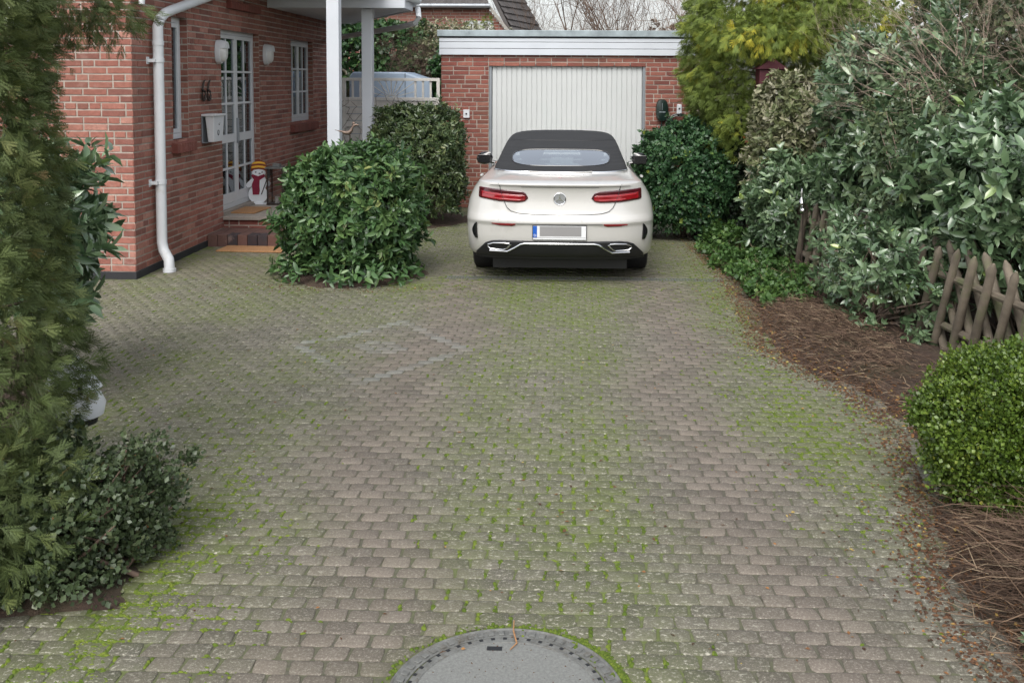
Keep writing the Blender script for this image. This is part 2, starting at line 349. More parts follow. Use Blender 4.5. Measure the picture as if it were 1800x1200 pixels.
def frond():
    vs = []; fs = []
    def strip(p, d, L, w0):
        d = np.array(d) / np.linalg.norm(d); s = np.array([-d[1], d[0], 0]); b = len(vs)
        vs.extend([p - s * w0, p + s * w0, p + d * L]); fs.append((b, b + 1, b + 2))
    for (x0, y0, a0, L0) in ((0, 0, 0, 1.), (.12, .02, .62, .72), (.18, -.02, -.55, .70), (.35, .02, .5, .5), (.42, -.02, -.5, .5)):
        ax = np.array([math.cos(a0), math.sin(a0), -.25]); p0 = np.array([x0, y0, -.1 * x0]); strip(p0, ax, L0, .020)
        for i in range(6):
            x = .12 + i * .14; L = .20 * (1 - x * .4)
            for sg in (-1, 1):
                p = p0 + ax * L0 * x; a = a0 + sg * .62
                strip(p, (math.cos(a), math.sin(a), -.3), L, .020)
    return np.array(vs), np.array(fs)
FROND = frond()
def shell_points(c, rad, K, p=2.3, lump=.12, depth=.25, zmin=.03, low=-.75, seed=0, ls=3.):
    c = np.array(c); rad = np.array(rad)
    d = norm(rng.normal(size=(int(K * 1.6), 3))); d = d[d[:, 2] > low][:K]
    # even spread over an ellipsoid-ish body
    rr = 1 / (np.abs(d) ** p).sum(-1) ** (1 / p)
    rr = rr * (1 + lump * wob(d, ls, seed) + lump * .5 * wob(d, ls * 2.7, seed + 3))
    t = 1 - depth * rng.random(len(d)) ** 1.7
    P = c + d * rad * (rr * t)[:, None]
    nrm = norm(np.sign(d) * np.abs(d) ** (p - 1) / rad)
    k = P[:, 2] > zmin
    return P[k], nrm[k], t[k]
def whorls(P, A, m, L, spread=(.6, 1.35), tmpl=LEAF8, wscale=1., jit=.02, rcl=None, upb=.25, Lvar=.5):
    n = len(P); A = norm(A + rng.normal(size=A.shape) * .35 + np.array([0, 0, upb]))
    ref = norm(rng.normal(size=A.shape)); U = norm(np.cross(A, ref)); V = np.cross(A, U)
    ph = (np.arange(m)[None] * 2.399 + rng.random((n, 1)) * 6.28)
    th = rng.uniform(spread[0], spread[1], (n, m))
    D = (A[:, None] * np.cos(th)[..., None] + (U[:, None] * np.cos(ph)[..., None] + V[:, None] * np.sin(ph)[..., None]) * np.sin(th)[..., None])
    Q = P[:, None] + rng.normal(size=(n, m, 3)) * jit + A[:, None] * rng.uniform(-.6, .4, (n, m, 1)) * L * .5
    up = np.broadcast_to(A[:, None], D.shape) + rng.normal(size=D.shape) * .42
    Fr = frames(D.reshape(-1, 3), up.reshape(-1, 3)); S = L * (1 + rng.uniform(-Lvar, Lvar, n * m))
    if rcl is None: rcl = rng.random(n)
    rnd = np.repeat(rcl, m) * .6 + rng.random(n * m) * .4
    return Q.reshape(-1, 3), Fr, S, rnd
def segs(name, S, mat, parent=None, n=3):
    """S rows: x0 y0 z0 x1 y1 z1 r0 r1"""
    S = np.array(S); a, b = S[:, :3], S[:, 3:6]; d = norm(b - a)
    ref = np.where(np.abs(d[:, 2:3]) < .9, np.array([[0, 0, 1.]]), np.array([[1., 0, 0]])); u = norm(np.cross(d, ref)); v = np.cross(d, u)
    ang = np.arange(n) * 2 * np.pi / n
    ring = u[:, None] * np.cos(ang)[None, :, None] + v[:, None] * np.sin(ang)[None, :, None]
    V = np.concatenate([a[:, None] + ring * S[:, 6, None, None], b[:, None] + ring * S[:, 7, None, None]], 1)
    k = np.arange(n); F = np.stack([k, (k + 1) % n, n + (k + 1) % n, n + k], 1)
    F = F[None] + (np.arange(len(S)) * 2 * n)[:, None, None]
    return npmesh(name, V.reshape(-1, 3), F.reshape(-1, 4), mat, parent, np.repeat(rng.random(len(S)), 2 * n), smooth=True)
def stem_segs(base, tips, r=.012, spreadb=.08):
    out = []
    for t in tips:
        b = np.array(base) + np.array([random.gauss(0, spreadb), random.gauss(0, spreadb), 0])
        b[2] = base[2]; m1 = b * .6 + t * .4 + np.random.default_rng(int(abs(t[0]) * 999)).normal(size=3) * .05; m1[2] = b[2] + (t[2] - b[2]) * .5
        out.append([*b, *m1, r, r * .7]); out.append([*m1, *t, r * .7, r * .25])
    return out
def bush(name, label, cat, c, rad, K, m, L, mat, tmpl=LEAF8, p=2.3, lump=.12, depth=.3, spread=(.6, 1.35), zmin=.03, low=-.75,
         group=None, stems=40, inner=.25, base=None, upb=.25, stem_mat='bark', wscale=1., seed=0, clumps=None, rootpos=None, keep=None, shoots=60, holes=True, ls=3.):
    root = empty(name, rootpos or (c[0], c[1], 0), label, cat, group)
    P, N, t = shell_points(c, rad, K, p, lump, depth, zmin, low, seed, ls)
    P2, N2, _ = shell_points(c, np.array(rad) * .78, int(K * inner), p, lump, .5, zmin, low, seed)
    Pa = np.concatenate([P, P2]); Na = np.concatenate([N, N2])
    if keep is not None:
        k = keep(Pa); Pa = Pa[k]; Na = Na[k]
    hol = (wob(Pa, 8., seed + 9) < -.34) & (rng.random(len(Pa)) < .75) if holes else np.zeros(len(Pa), bool); Pa, Na = Pa[~hol], Na[~hol]
    if shoots:
        si = rng.integers(0, len(P), shoots); sp, sv = P[si], norm(N[si] + np.array([0, 0, .5]) + rng.normal(size=(shoots, 3)) * .3); ln = rng.uniform(.6, 2.4, shoots) * L
        for k_ in range(1, 5):
            Pa = np.concatenate([Pa, sp + sv * (ln * k_ / 4)[:, None]]); Na = np.concatenate([Na, sv])
    cl = np.clip(.45 + .3 * wob(Pa, 9., seed + 5) + .25 * rng.normal(size=len(Pa)), 0, 1)
    Q, Fr, S, rnd = whorls(Pa, Na, m, L, spread, rcl=cl, upb=upb)
    k = Q[:, 2] > .005
    scatter('foliage', *leafw(tmpl, wscale), Q[k], Fr[k], S[k], MT[mat], root, rnd[k])
    if stems:
        tips = P[rng.integers(0, len(P), stems)]
        segs('stems', stem_segs(base or (c[0], c[1], 0), tips * .96 + np.array(c) * .04), MT[stem_mat], root, 5)
    return root
def conifer_fronds(P, N, L, droop=.35, rcl=None):
    n = len(P); D = norm(N + rng.normal(size=N.shape) * .45 + np.array([0, 0, -droop]))
    side = norm(np.cross(D, rng.normal(size=N.shape))); Fr = frames(D, side * .7 + np.array([0, 0, .6]) + N * .4)
    S = L * rng.uniform(.6, 1.3, n); rnd = np.clip((rcl if rcl is not None else rng.random(n)) * .7 + rng.random(n) * .3, 0, 1)
    return P, Fr, S, rnd

# ------------------------------------------------------------ ground and driveway
mb = MB(); mb.add([(-400, -400, -.06), (400, -400, -.06), (400, 700, -.06), (-400, 700, -.06)], [(0, 1, 2, 3)])
tag(mb.build('ground', MT['ground']), kind='structure')
EDGE_Y = [2.0, 3.28, 3.67, 4.28, 4.9, 5.63, 6.24, 6.9, 7.43, 8.33, 10.02, 12.11, 15.5]
EDGE_X = [1.62, 1.56, 1.53, 1.66, 1.83, 1.99, 1.97, 1.72, 1.55, 1.64, 1.73, 1.62, 1.60]
LEDGE_Y = [2.0, 3.48, 3.60, 3.9, 4.6, 5.2, 6.0, 7.2, 9.6]
LEDGE_X = [-2.6, -2.2, -1.70, -1.74, -2.15, -2.7, -3.3, -4.1, -6.2]
MH = (-.20, 3.104)
DRAIN_Y = 9.95
def g2(x, y, cx, cy, sx, sy): return np.exp(-((x - cx) / sx) ** 2 - ((y - cy) / sy) ** 2)
def zones(x, y):
    wobx = .12 * np.sin(y * 1.3) + .08 * np.sin(y * 3.1 + x)
    tl = np.exp(-np.abs((x + 1.02 + .03 * (y - 6) + wobx) / .36) ** 2.4); tr = np.exp(-np.abs((x - .82 + wobx) / .34) ** 2.4)
    pink = np.clip(tl + tr, 0, 1) * np.clip((11.5 - y) / 2, 0, 1)
    far = np.clip((y - 9) / 2, 0, 1)
    low = np.clip((6.5 - y) / 3, 0, 1) * np.clip((-x - .9) / .6, 0, 1); pink = np.maximum(pink, .55 * low * (x > -1.5))
    moss = .25 + .55 * np.exp(-((x + .15) / .55) ** 4) + .9 * g2(x, y, 1.45, 5.7, .42, .9) + .8 * g2(x, y, 1.4, 8.8, .4, 1.6) \
        + .9 * g2(x, y, -.1, 9.2, .8, .8) + .9 * g2(x, y, -1.45, 9.4, .35, .6) + .5 * g2(x, y, -3.2, 8.9, 1.6, .8) \
        + .4 * g2(x, y, -2.4, 6.0, 1.3, 1.6) + .9 * g2(x, y, -1.7, 3.9, .35, .7) + .5 * far
    p3 = np.stack([x, y, x * 0], -1); moss = moss + .28 * wob(p3, 2.1, 1) + .15 * wob(p3, 5., 4)
    moss = np.clip(moss * (1 - .8 * pink), 0, 1)
    return pink, moss
# bed under the joints
nx, ny = 160, 240
gx, gy = np.meshgrid(np.linspace(-9, 2.4, nx), np.linspace(1.5, 15.5, ny), indexing='ij')
pk, ms = zones(gx, gy)
V = np.stack([gx, gy, np.full_like(gx, -.0045)], -1).reshape(-1, 3)
I = np.arange(nx * ny).reshape(nx, ny); F = np.stack([I[:-1, :-1], I[1:, :-1], I[1:, 1:], I[:-1, 1:]], -1).reshape(-1, 4)
bed = npmesh('driveway_bed', V, F, MT['bed'], colr=np.stack([pk * 0, ms, pk], -1).reshape(-1, 3)); tag(bed, kind='structure')
SW, SH, J = .1255, .0835, .0075
stV = []; stC = []; stP = []; joints = []
row = 0; y = 2.2
while y < 15.38:
    off = (row % 2) * SW / 2 + random.uniform(-.008, .008)
    skew = .0
    x = -8.5 + off
    lim = np.interp(y, EDGE_Y, EDGE_X) + .12
    while x < lim:
        cx, cy = x + SW / 2, y + SH / 2
        lx = np.interp(cy, LEDGE_Y, LEDGE_X) - .15
        ok = cx > lx if cy < 9.6 else cx > -4.36
        if cy > 9.62 and cx < -4.36: ok = False
        if abs(cy - DRAIN_Y) < .105 and -1.30 < cx < 1.62: ok = False
        if cy > 11.6 and cx < -3.1 and cy < 13.9: ok = False
        dm = math.hypot(cx - MH[0], cy - MH[1])
        if dm < .40: ok = False
        if ok:
            hw, hh = SW / 2 - .0034 - random.uniform(0, .0022), SH / 2 - .0016 + random.uniform(-.0012, .0004)
            cxx = cx + random.uniform(-.003, .003); cyy = cy + random.uniform(-.002, .002)
            a = random.uniform(.008, .014); zt = random.gauss(0, .0012)
            sk = random.uniform(-.006, .006)
            oct_ = [(-hw + a * .9, -hh), (hw - a * .9, -hh), (hw, -hh + a), (hw - .002, hh - a), (hw - a, hh), (-hw + a, hh), (-hw + .002, hh - a), (-hw, -hh + a)]
            tx, ty = random.gauss(0, .012), random.gauss(0, .012)
            pts = []
            for lev, (shr, zz) in enumerate(((1.0, -.010), (1.0, -.0028), (.93, .0))):
                for (px, py) in oct_:
                    qx, qy = cxx + px * (shr if lev < 2 else (1 - .003 / hw)) + sk * (py / hh), cyy + py * (1 if lev < 2 else (1 - .0025 / hh))
                    if dm < .56:
                        dd = math.hypot(qx - MH[0], qy - MH[1])
                        if dd < .418: qx, qy = MH[0] + (qx - MH[0]) * .418 / dd, MH[1] + (qy - MH[1]) * .418 / dd
                    pts.append((qx, qy, zz + zt + (px * tx + py * ty if lev else 0)))
            stV.append(pts)
            P_, M_ = zones(np.array(cx), np.array(cy))
            r = min(1, max(0, random.gauss(.5, .30)))
            entry = 1 if (cy > 9.7 and cx < -3.0) else 0
            ddm = abs(cx + 1.42) / .68 + abs(cy - 7.28) / .80
            pale = 1.0 if abs(ddm - 1) < .10 else (.8 if ddm < .34 and cy > 7.1 else 0)
            if pale: pale *= random.uniform(.1, .6); M_ = M_ * .5
            stC.append((r, float(M_), max(float(P_) * random.uniform(.75, 1), entry * .7))); stP.append(pale)
            joints.append((x, cy, float(M_), float(P_), zt))
        x += SW
    y += SH; row += 1
SV = np.array(stV); ns = len(SV)
k = np.arange(8); kn = (k + 1) % 8
side = np.concatenate([np.stack([k, kn, kn + 8, k + 8], 1), np.stack([k + 8, kn + 8, kn + 16, k + 16], 1)])
top = np.array([[16, 17, 22, 23], [17, 18, 21, 22], [18, 19, 20, 21]])
top = np.array([[16, 17, 18, 23], [23, 18, 19, 22], [22, 19, 20, 21]])
tf = np.concatenate([side, top]); F = tf[None] + (np.arange(ns) * 24)[:, None, None]
dr = npmesh('driveway', SV.reshape(-1, 3), F.reshape(-1, 4), MT['stone'], colr=np.repeat(np.array(stC), 24, 0), pale=np.repeat(np.array(stP), 24))
tag(dr, kind='structure')
# moss pads in the joints and on the stones
def blob(n=7):
    a = np.arange(n) * 2 * np.pi / n; v = [(0, 0, 1)] + [(math.cos(t), math.sin(t), 0) for t in a] + [(math.cos(t) * .6, math.sin(t) * .6, .8) for t in a]
    f = [(0, 1 + n + i, 1 + n + (i + 1) % n) for i in range(n)] + [(1 + i, 1 + (i + 1) % n, 1 + n + i) for i in range(n)] + [(1 + (i + 1) % n, 1 + n + (i + 1) % n, 1 + n + i) for i in range(n)]
    return np.array(v), np.array(f)
BLOB = blob()
mp, msz, mr = [], [], []
for (x, y, m_, p_, zt) in joints:
    near = np.clip((9.5 - y) / 6, .25, 1)
    if random.random() < (m_ - .2) * 1.7 * near + .03:
        for q in range(random.choice((3, 4))):
            mp.append((x + random.gauss(0, .0045), y + random.uniform(-.034, .034), -.003)); s_ = random.uniform(.6, 1.3)
            msz.append((.0085 * s_, .013 * s_, random.uniform(.005, .0085))); mr.append(random.uniform(.2, .9))
    if random.random() < (m_ - .5) * .8 * near:
        mp.append((x + random.uniform(.02, .10), y - SH / 2, -.008)); msz.append((random.uniform(.012, .03), .007, .0085)); mr.append(random.uniform(.1, .8))
for cx_, cy_, sx_, sy_, n_, b_ in ((1.5, 5.7, .26, .75, 1500, .5), (1.45, 8.8, .3, 1.3, 1300, .35), (-1.66, 3.85, .20, .50, 1100, .6), (-1.95, 4.5, .15, .35, 500, .6), (-1.35, 9.5, .22, .5, 600, .2),
                                   (-1.6, 3.3, .20, .2, 350, .6), (-.1, 9.3, .6, .5, 800, .2), (1.8, 10.5, .3, .8, 400, .2)):
    for q in range(int(n_ * 2.2)):
        x, y = random.gauss(cx_, sx_), random.gauss(cy_, sy_)
        if random.random() < .75: y = 2.2 + round((y - 2.2) / SH) * SH + random.gauss(0, .007)
        if x > np.interp(y, EDGE_Y, EDGE_X) + .1: continue
        if wob(np.array([x, y, 0.]), 6., 2) < -.25: continue
        s_ = random.uniform(.4, 1.2); mp.append((x, y, -.004)); msz.append((.012 * s_, .0055 * s_, random.uniform(.005, .0085))); mr.append(min(1, random.uniform(.2, .8) + .3 * b_))
for q in range(520):
    a = random.gauss(.55, .35) if random.random() < .7 else random.uniform(.2, 3.0); r_ = .412 + abs(random.gauss(0, .012))
    mp.append((MH[0] + r_ * math.cos(a), MH[1] + r_ * math.sin(a), -.003)); k_ = random.uniform(.004, .010); msz.append((k_, k_, random.uniform(.004, .009))); mr.append(random.uniform(.2, .8))
mp, msz, mr = np.array(mp), np.array(msz), np.array(mr); n = len(mp)
a = rng.uniform(-.5, .5, n); Fr = np.zeros((n, 3, 3)); Fr[:, 0, 0] = np.cos(a); Fr[:, 0, 1] = -np.sin(a); Fr[:, 1, 0] = np.sin(a); Fr[:, 1, 1] = np.cos(a); Fr[:, 2, 2] = 1
tag(scatter('moss', *BLOB, mp, Fr, msz, MT['moss'], rnd=mr), 'bright green moss growing in the driveway joints', 'moss', kind='stuff')

# soil beds: gently lumpy sheets that lap over the paving edge
def bedsheet(name, fn_lo, fn_hi, y0, y1, nx, ny, zf, mat=MT['soil'], edge=0):
    ys = np.linspace(y0, y1, ny); V = []
    for y in ys:
        lo, hi = fn_lo(y), fn_hi(y)
        for i in range(nx):
            t = i / (nx - 1); x = lo + (hi - lo) * t; V.append((x, y, zf(x, y, t)))
    I = np.arange(nx * ny).reshape(ny, nx); F = np.stack([I[:-1, :-1], I[:-1, 1:], I[1:, 1:], I[1:, :-1]], -1).reshape(-1, 4)
    return tag(npmesh(name, np.array(V), F, mat, smooth=True), kind='structure')
def zr(x, y, t):
    e = x - np.interp(y, EDGE_Y, EDGE_X); p = np.array([x, y, 0.])
    return -.012 + min(.05, max(0, e) * .16) + .014 * wob(p, 7., 1) + .008 * wob(p, 19., 2) + .10 * math.exp(-((x - 2.15) / .35) ** 2 - ((y - 7.6) / .8) ** 2) \
        + .10 * math.exp(-((x - 2.05) / .25) ** 2 - ((y - 3.7) / .5) ** 2)
bedsheet('soil_bed', lambda y: np.interp(y, EDGE_Y, EDGE_X) - .03, lambda y: 9.0, 1.8, 16.5, 190, 300, zr)
def zl(x, y, t):
    e = np.interp(y, LEDGE_Y, LEDGE_X) - x; p = np.array([x, y, 0.])
    return -.014 + min(.05, max(0, e) * .2) + .012 * wob(p, 8., 3) + .006 * wob(p, 21., 2)
bedsheet('soil_bed', lambda y: -9.0, lambda y: np.interp(y, LEDGE_Y, LEDGE_X) + .03, 1.8, 7.4, 120, 120, zl)
def island(cx, cy, rx, ry):
    V = [(cx, cy, .05)]; n = 40; F = []
    for j in range(1, 7):
        for i in range(n):
            a = 2 * math.pi * i / n; t = j / 6; w_ = 1 + .05 * math.sin(3 * a) + .03 * math.sin(7 * a + 1)
            V.append((cx + rx * t * w_ * math.cos(a), cy + ry * t * w_ * math.sin(a), .05 * (1 - t ** 3) - .012 * (t == 1) + .002 + random.uniform(-.004, .004)))
    F = [(1 + (j - 1) * n + i, 1 + (j - 1) * n + (i + 1) % n, 1 + j * n + (i + 1) % n, 1 + j * n + i) for j in range(1, 6) for i in range(n)]
    return V, F
mb = MB(); V, F = island(-2.28, 10.05, .80, .68); mb.add(V, F); V, F = island(-2.55, 14.0, 1.2, .95); mb.add(V, F)
mb.add([(-2.28, 10.05, .05)], []); tag(mb.build('planting_soil', MT['soil'], smooth=True), kind='structure')

# ------------------------------------------------------------ brick walls
def brickwall(mbk, mbm, O, u, nrm, U0, U1, Z0, Z1, holes=(), C=.0722, L=.252, jo=.0125, seed=1, raise_=.006, ends=(0, 0)):
    """bricks into mbk, mortar sheets into mbm; O + u*U + z"""
    rd = random.Random(seed); O = Vector(O); u = Vector(u); nrm = Vector(nrm)
    def P(a, z, d): return O + u * a + Vector((0, 0, z)) + nrm * d
    us = sorted({U0, U1, *[h[0] for h in holes], *[h[1] for h in holes]}); zs = sorted({Z0, Z1, *[h[2] for h in holes], *[h[3] for h in holes]})
    us = [a for a in us if U0 <= a <= U1]; zs = [z for z in zs if Z0 <= z <= Z1]
    for a, b in zip(us, us[1:]):
        for c, d in zip(zs, zs[1:]):
            m = ((a + b) / 2, (c + d) / 2)
            if any(h[0] < m[0] < h[1] and h[2] < m[1] < h[3] for h in holes): continue
            mbm.add([P(a, c, 0), P(b, c, 0), P(b, d, 0), P(a, d, 0)], [(0, 1, 2, 3)])
    i = 0; z = Z0
    while z < Z1 - .02:
        zt = min(z + C, Z1); x = U0 - rd.random() * .0 - (L / 2 if i % 2 else 0) - (.06 if i % 4 > 1 else 0)
        while x < U1:
            Lb = L if rd.random() < .78 else L / 2
            a, b = max(x, U0), min(x + Lb, U1); x += Lb
            sp = [(a, b)]
            for h in holes:
                if h[2] < (z + zt) / 2 < h[3]:
                    ns_ = []
                    for (p, q) in sp:
                        if q <= h[0] or p >= h[1]: ns_.append((p, q)); continue
                        if p < h[0]: ns_.append((p, h[0]))
                        if q > h[1]: ns_.append((h[1], q))
                    sp = ns_
            for (p, q) in sp:
                if q - p < .03: continue
                e0 = jo / 2 if p > U0 + 1e-4 else -ends[0]; e1 = jo / 2 if q < U1 - 1e-4 else -ends[1]
                j = lambda s=.0022: rd.uniform(-s, s)
                a0, b0, z0, z1 = p + e0, q - e1, z + jo / 2, zt - jo / 2; h_ = raise_ + j(.002); ch = .004
                mid = (a0 + b0) / 2 + j(.02)
                jz = [j() for _ in range(6)]
                base = [P(a0, z0 + jz[0], -.002), P(mid, z0 + jz[1], -.002), P(b0, z0 + jz[2], -.002), P(b0, z1 + jz[3], -.002), P(mid, z1 + jz[4], -.002), P(a0, z1 + jz[5], -.002)]
                c2 = [P(a0 + ch, z0 + jz[0] + ch, h_ + j(.001)), P(mid, z0 + jz[1] + ch, h_ + j(.0015)), P(b0 - ch, z0 + jz[2] + ch, h_ + j(.001)), P(b0 - ch, z1 + jz[3] - ch, h_), P(mid, z1 + jz[4] - ch, h_), P(a0 + ch, z1 + jz[5] - ch, h_)]
                mbk.add(base + c2, [(k_, (k_ + 1) % 6, 6 + (k_ + 1) % 6, 6 + k_) for k_ in range(6)] + [(6, 7, 10, 11), (7, 8, 9, 10)], min(1, max(0, rd.gauss(.5, .33))))
        z += C; i += 1
HX, HY = -4.43, 9.68
house = empty('brick_house', (HX, HY, 0), 'red brick house with white glazed double door and raised stone landing', 'house')
mk, mm = MB(), MB()
W1 = (10.68, 11.13, 1.36, 2.745); DR = (12.20, 13.72, .26, 2.69); W2 = (15.30, 16.62, 1.35, 2.70)
holes = [(h[0] - HY, h[1] - HY, h[2], h[3]) for h in (W1, DR, W2)]
brickwall(mk, mm, (HX, HY, 0), (0, 1, 0), (1, 0, 0), 0, 7.9, .07, 3.6, holes, seed=3, ends=(.006, .006))
brickwall(mk, mm, (HX, HY, 0), (-1, 0, 0), (0, -1, 0), 0, 4.0, .07, 3.6, [(1.02, 2.1, 2.50, 3.3)], seed=4, ends=(0, 0))
brickwall(mk, mm, (HX, HY + 7.9, 0), (-1, 0, 0), (0, 1, 0), 0, 4.0, .07, 3.6, seed=14)
for i, h in enumerate((W1, DR, W2)):      # reveals
    brickwall(mk, mm, (HX, h[1], 0), (-1, 0, 0), (0, -1, 0), 0, .13, h[2], h[3], seed=20 + i, raise_=.004)
    brickwall(mk, mm, (HX, h[0], 0), (-1, 0, 0), (0, 1, 0), 0, .13, h[2], h[3], seed=30 + i, raise_=.004)
    mk.box((HX - .13, h[0] + .001, h[3] + .001), (HX - .004, h[1] - .001, h[3] + .05), .4)
mk.build('wall', MT['brick'], house); mm.build('mortar', MT['mortar'], house)
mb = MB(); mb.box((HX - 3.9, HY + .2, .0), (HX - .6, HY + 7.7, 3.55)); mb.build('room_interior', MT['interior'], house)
for a_, b_ in (((HX - 4, HY - .010, -.01), (HX + .010, HY + .05, .072)), ((HX - .05, HY + .051, -.01), (HX + .010, HY + 2.5, .072)), ((HX - .05, HY + 4.4, -.01), (HX + .010, HY + 7.9, .072))):
    mb = MB(); mb.box(a_, b_); mb.build('plinth', MT['bitumen'], house, bevel=.004)
# eaves and main roof, above the picture
mb = MB(); mb.box((HX - 4.3, HY - .35, 3.601), (HX + .45, HY + 8.3, 3.66)); mb.box((HX + .45, HY - .37, 3.56), (HX + .475, HY + 8.3, 3.80)); mb.build('eaves', MT['soffit'], house)
mb = MB(); mb.prism([(-4.5, 3.67), (.55, 3.67), (-2., 6.2)], lambda p: Vector((HX + p[0], HY - .45, p[1])), lambda p: Vector((HX + p[0], HY + 8.4, p[1]))); mb.build('roof', MT['rooftile'], house)
# windows and door
def casement(h, cols, rows, sashes, name, label=None, mid=None, X=-4.515, glassx=-.018):
    y0, y1, z0, z1 = h; fw = .062
    f = MB(); f.box((X - .05, y0, z0), (X, y0 + fw, z1)).box((X - .05, y1 - fw, z0), (X, y1, z1)).box((X - .051, y0 + fw, z1 - fw), (X + .001, y1 - fw, z1)).box((X - .051, y0 + fw, z0), (X + .012, y1 - fw, z0 + fw))
    fr = f.build('window_frame' if name == 'window' else 'door_frame', MT['white'], house, bevel=.004)
    ys = np.linspace(y0 + fw, y1 - fw, sashes + 1)
    for a, b in zip(ys, ys[1:]):
        s = MB(); sw = .05; a += .004; b -= .004; zz0, zz1 = z0 + fw + .004, z1 - fw - .004; X2 = X + .012
        s.box((X2 - .04, a, zz0), (X2, a + sw, zz1)).box((X2 - .04, b - sw, zz0), (X2, b, zz1))
        zb = zz0 + (sw if name == 'window' else .13)
        s.box((X2 - .041, a + sw, zz1 - sw), (X2 - .001, b - sw, zz1)).box((X2 - .041, a + sw, zz0), (X2 - .001, b - sw, zb))
        zlev = list(np.linspace(zb, zz1 - sw, rows + 1)) if mid is None else mid
        for q in zlev[1:-1]:
            t = .014 if not (mid and abs(q - mid[2]) < .001) else .055
            s.box((X2 - .034, a + sw, q - t), (X2 - .004, b - sw, q + t))
        for c_ in range(1, cols):
            yy = a + sw + (b - a - 2 * sw) * c_ / cols; s.box((X2 - .033, yy - .011, zb), (X2 - .006, yy + .011, zz1 - sw))
        so_ = s.build(name if name == 'window' else 'door_leaf', MT['white'], house, bevel=.003)
        g = MB(); g.box((X2 - .028, a + sw - .005, zb - .005), (X2 - .022, b - sw + .005, zz1 - sw + .005)); g.build('pane', MT['glass_win'], so_, world=False)
        cur = MB()
        for q in range(14):
            yy = a + sw + (b - a - 2 * sw) * q / 14; cur.box((X2 - .10, yy, zb), (X2 - .09 + .008 * (q % 2), yy + (b - a - 2 * sw) / 14 * .92, zz1 - sw))
        if name == 'window': cur.build('curtain', MT['curtain'], so_, world=False)
    return fr
casement(W1, 1, 1, 1, 'window'); casement(W2, 2, 3, 2, 'window')
casement((DR[0], DR[1], .335, DR[3]), 2, 5, 2, 'door', mid=[.52, .86, 1.26, 1.72, 2.14, 2.58])
mb = MB(); mb.tube([(-4.495, 12.985, 1.20), (-4.495, 12.985, 1.50)], .02, 8); mb.box((-4.503, 12.95, 1.18), (-4.492, 13.02, 1.52)); mb.tube([(-4.49, 12.985, 1.40), (-4.46, 12.985, 1.40), (-4.46, 13.09, 1.40)], .009, 8)
mb.build('door_handle', MT['greymetal'], house, smooth=True)
mb = MB(); mb.box((-4.62, 12.2, .292), (-4.42, 13.72, .334)); mb.build('threshold', MT['stone_slab'], house)
# window in the front wall, behind the conifer
mb = MB(); X0, X1, Z0, Z1 = HX - 2.1, HX - 1.02, 2.50, 3.3
mb.box((X0, HY + .02, Z0), (X0 + .08, HY + .08, Z1)).box((X1 - .08, HY + .02, Z0), (X1, HY + .08, Z1)).box((X0 + .08, HY + .021, Z0), (X1 - .08, HY + .08, Z0 + .08)).box((X0 + .08, HY + .021, Z1 - .08), (X1 - .08, HY + .08, Z1)); mb.box(((X0 + X1) / 2 - .04, HY + .022, Z0 + .08), ((X0 + X1) / 2 + .04, HY + .08, Z1 - .08))
fw_ = mb.build('window', MT['white'], house, bevel=.004); mb = MB(); mb.box((X0 + .05, HY + .05, Z0 + .05), (X1 - .05, HY + .06, Z1 - .05)); mb.build('pane', MT['lamp_glass'], fw_, world=False)
# brick sills
def sill(y0, y1, z0, z1, d=.075):
    s = MB(); n = max(2, round((y1 - y0) / .075)); st = (y1 - y0) / n
    for q in range(n):
        a = y0 + q * st
        vs = [(HX - .125, a + .003, z0), (HX + d, a + .003, z0), (HX + d, a + .003, z1 - .03), (HX - .125, a + .003, z1)]
        vs += [(p[0], a + st - .003, p[2]) for p in vs]
        s.add(vs, [(0, 1, 2, 3), (7, 6, 5, 4), (0, 4, 5, 1), (1, 5, 6, 2), (2, 6, 7, 3), (3, 7, 4, 0)], random.uniform(.1, .5))
    s.box((HX - .12, y0 + .01, z0 + .006), (HX + d - .006, y1 - .01, z1 - .036), .3); s.build('window_sill', MT['brick_dark'], house, bevel=.003)
sill(W1[0] - .06, W1[1] + .06, 1.215, 1.352); sill(W2[0] - .08, W2[1] + .08, 1.20, 1.342); sill(12.42, 13.62, 2.955, 3.08)
# landing and step
mb = MB(); mb.box((HX + .002, 12.17, .245), (-3.05, 14.0, .29)); mb.build('landing_slab', MT['stone_slab'], house, bevel=.006)
mk, mm = MB(), MB(); brickwall(mk, mm, (-3.10, 12.215, 0), (-1, 0, 0), (0, -1, 0), 0, 1.33, .10, .244, seed=9); brickwall(mk, mm, (-3.10, 12.215, 0), (0, 1, 0), (1, 0, 0), 0, 1.7, .0, .244, seed=10)
r_ = mk.build('riser', MT['brick_dark'], house); mm.build('mortar', MT['mortar'], r_, world=False)
mb = MB(); rs = [.7, .62, .2, .75, .1, .3, .8, .15, .7, .2]; xx = HX + .012
for q in range(10):
    mb.box((xx, 11.62, -.005), (xx + .118, 11.80, .145 + random.uniform(-.001, .001)), rs[q])
    for r2 in range(5): mb.box((xx, 11.805 + r2 * .085, -.005), (xx + .118, 11.884 + r2 * .085, .143), random.uniform(.5, .9))
    xx += .1235
mb.build('step', MT['step_brick'], house, bevel=.005)
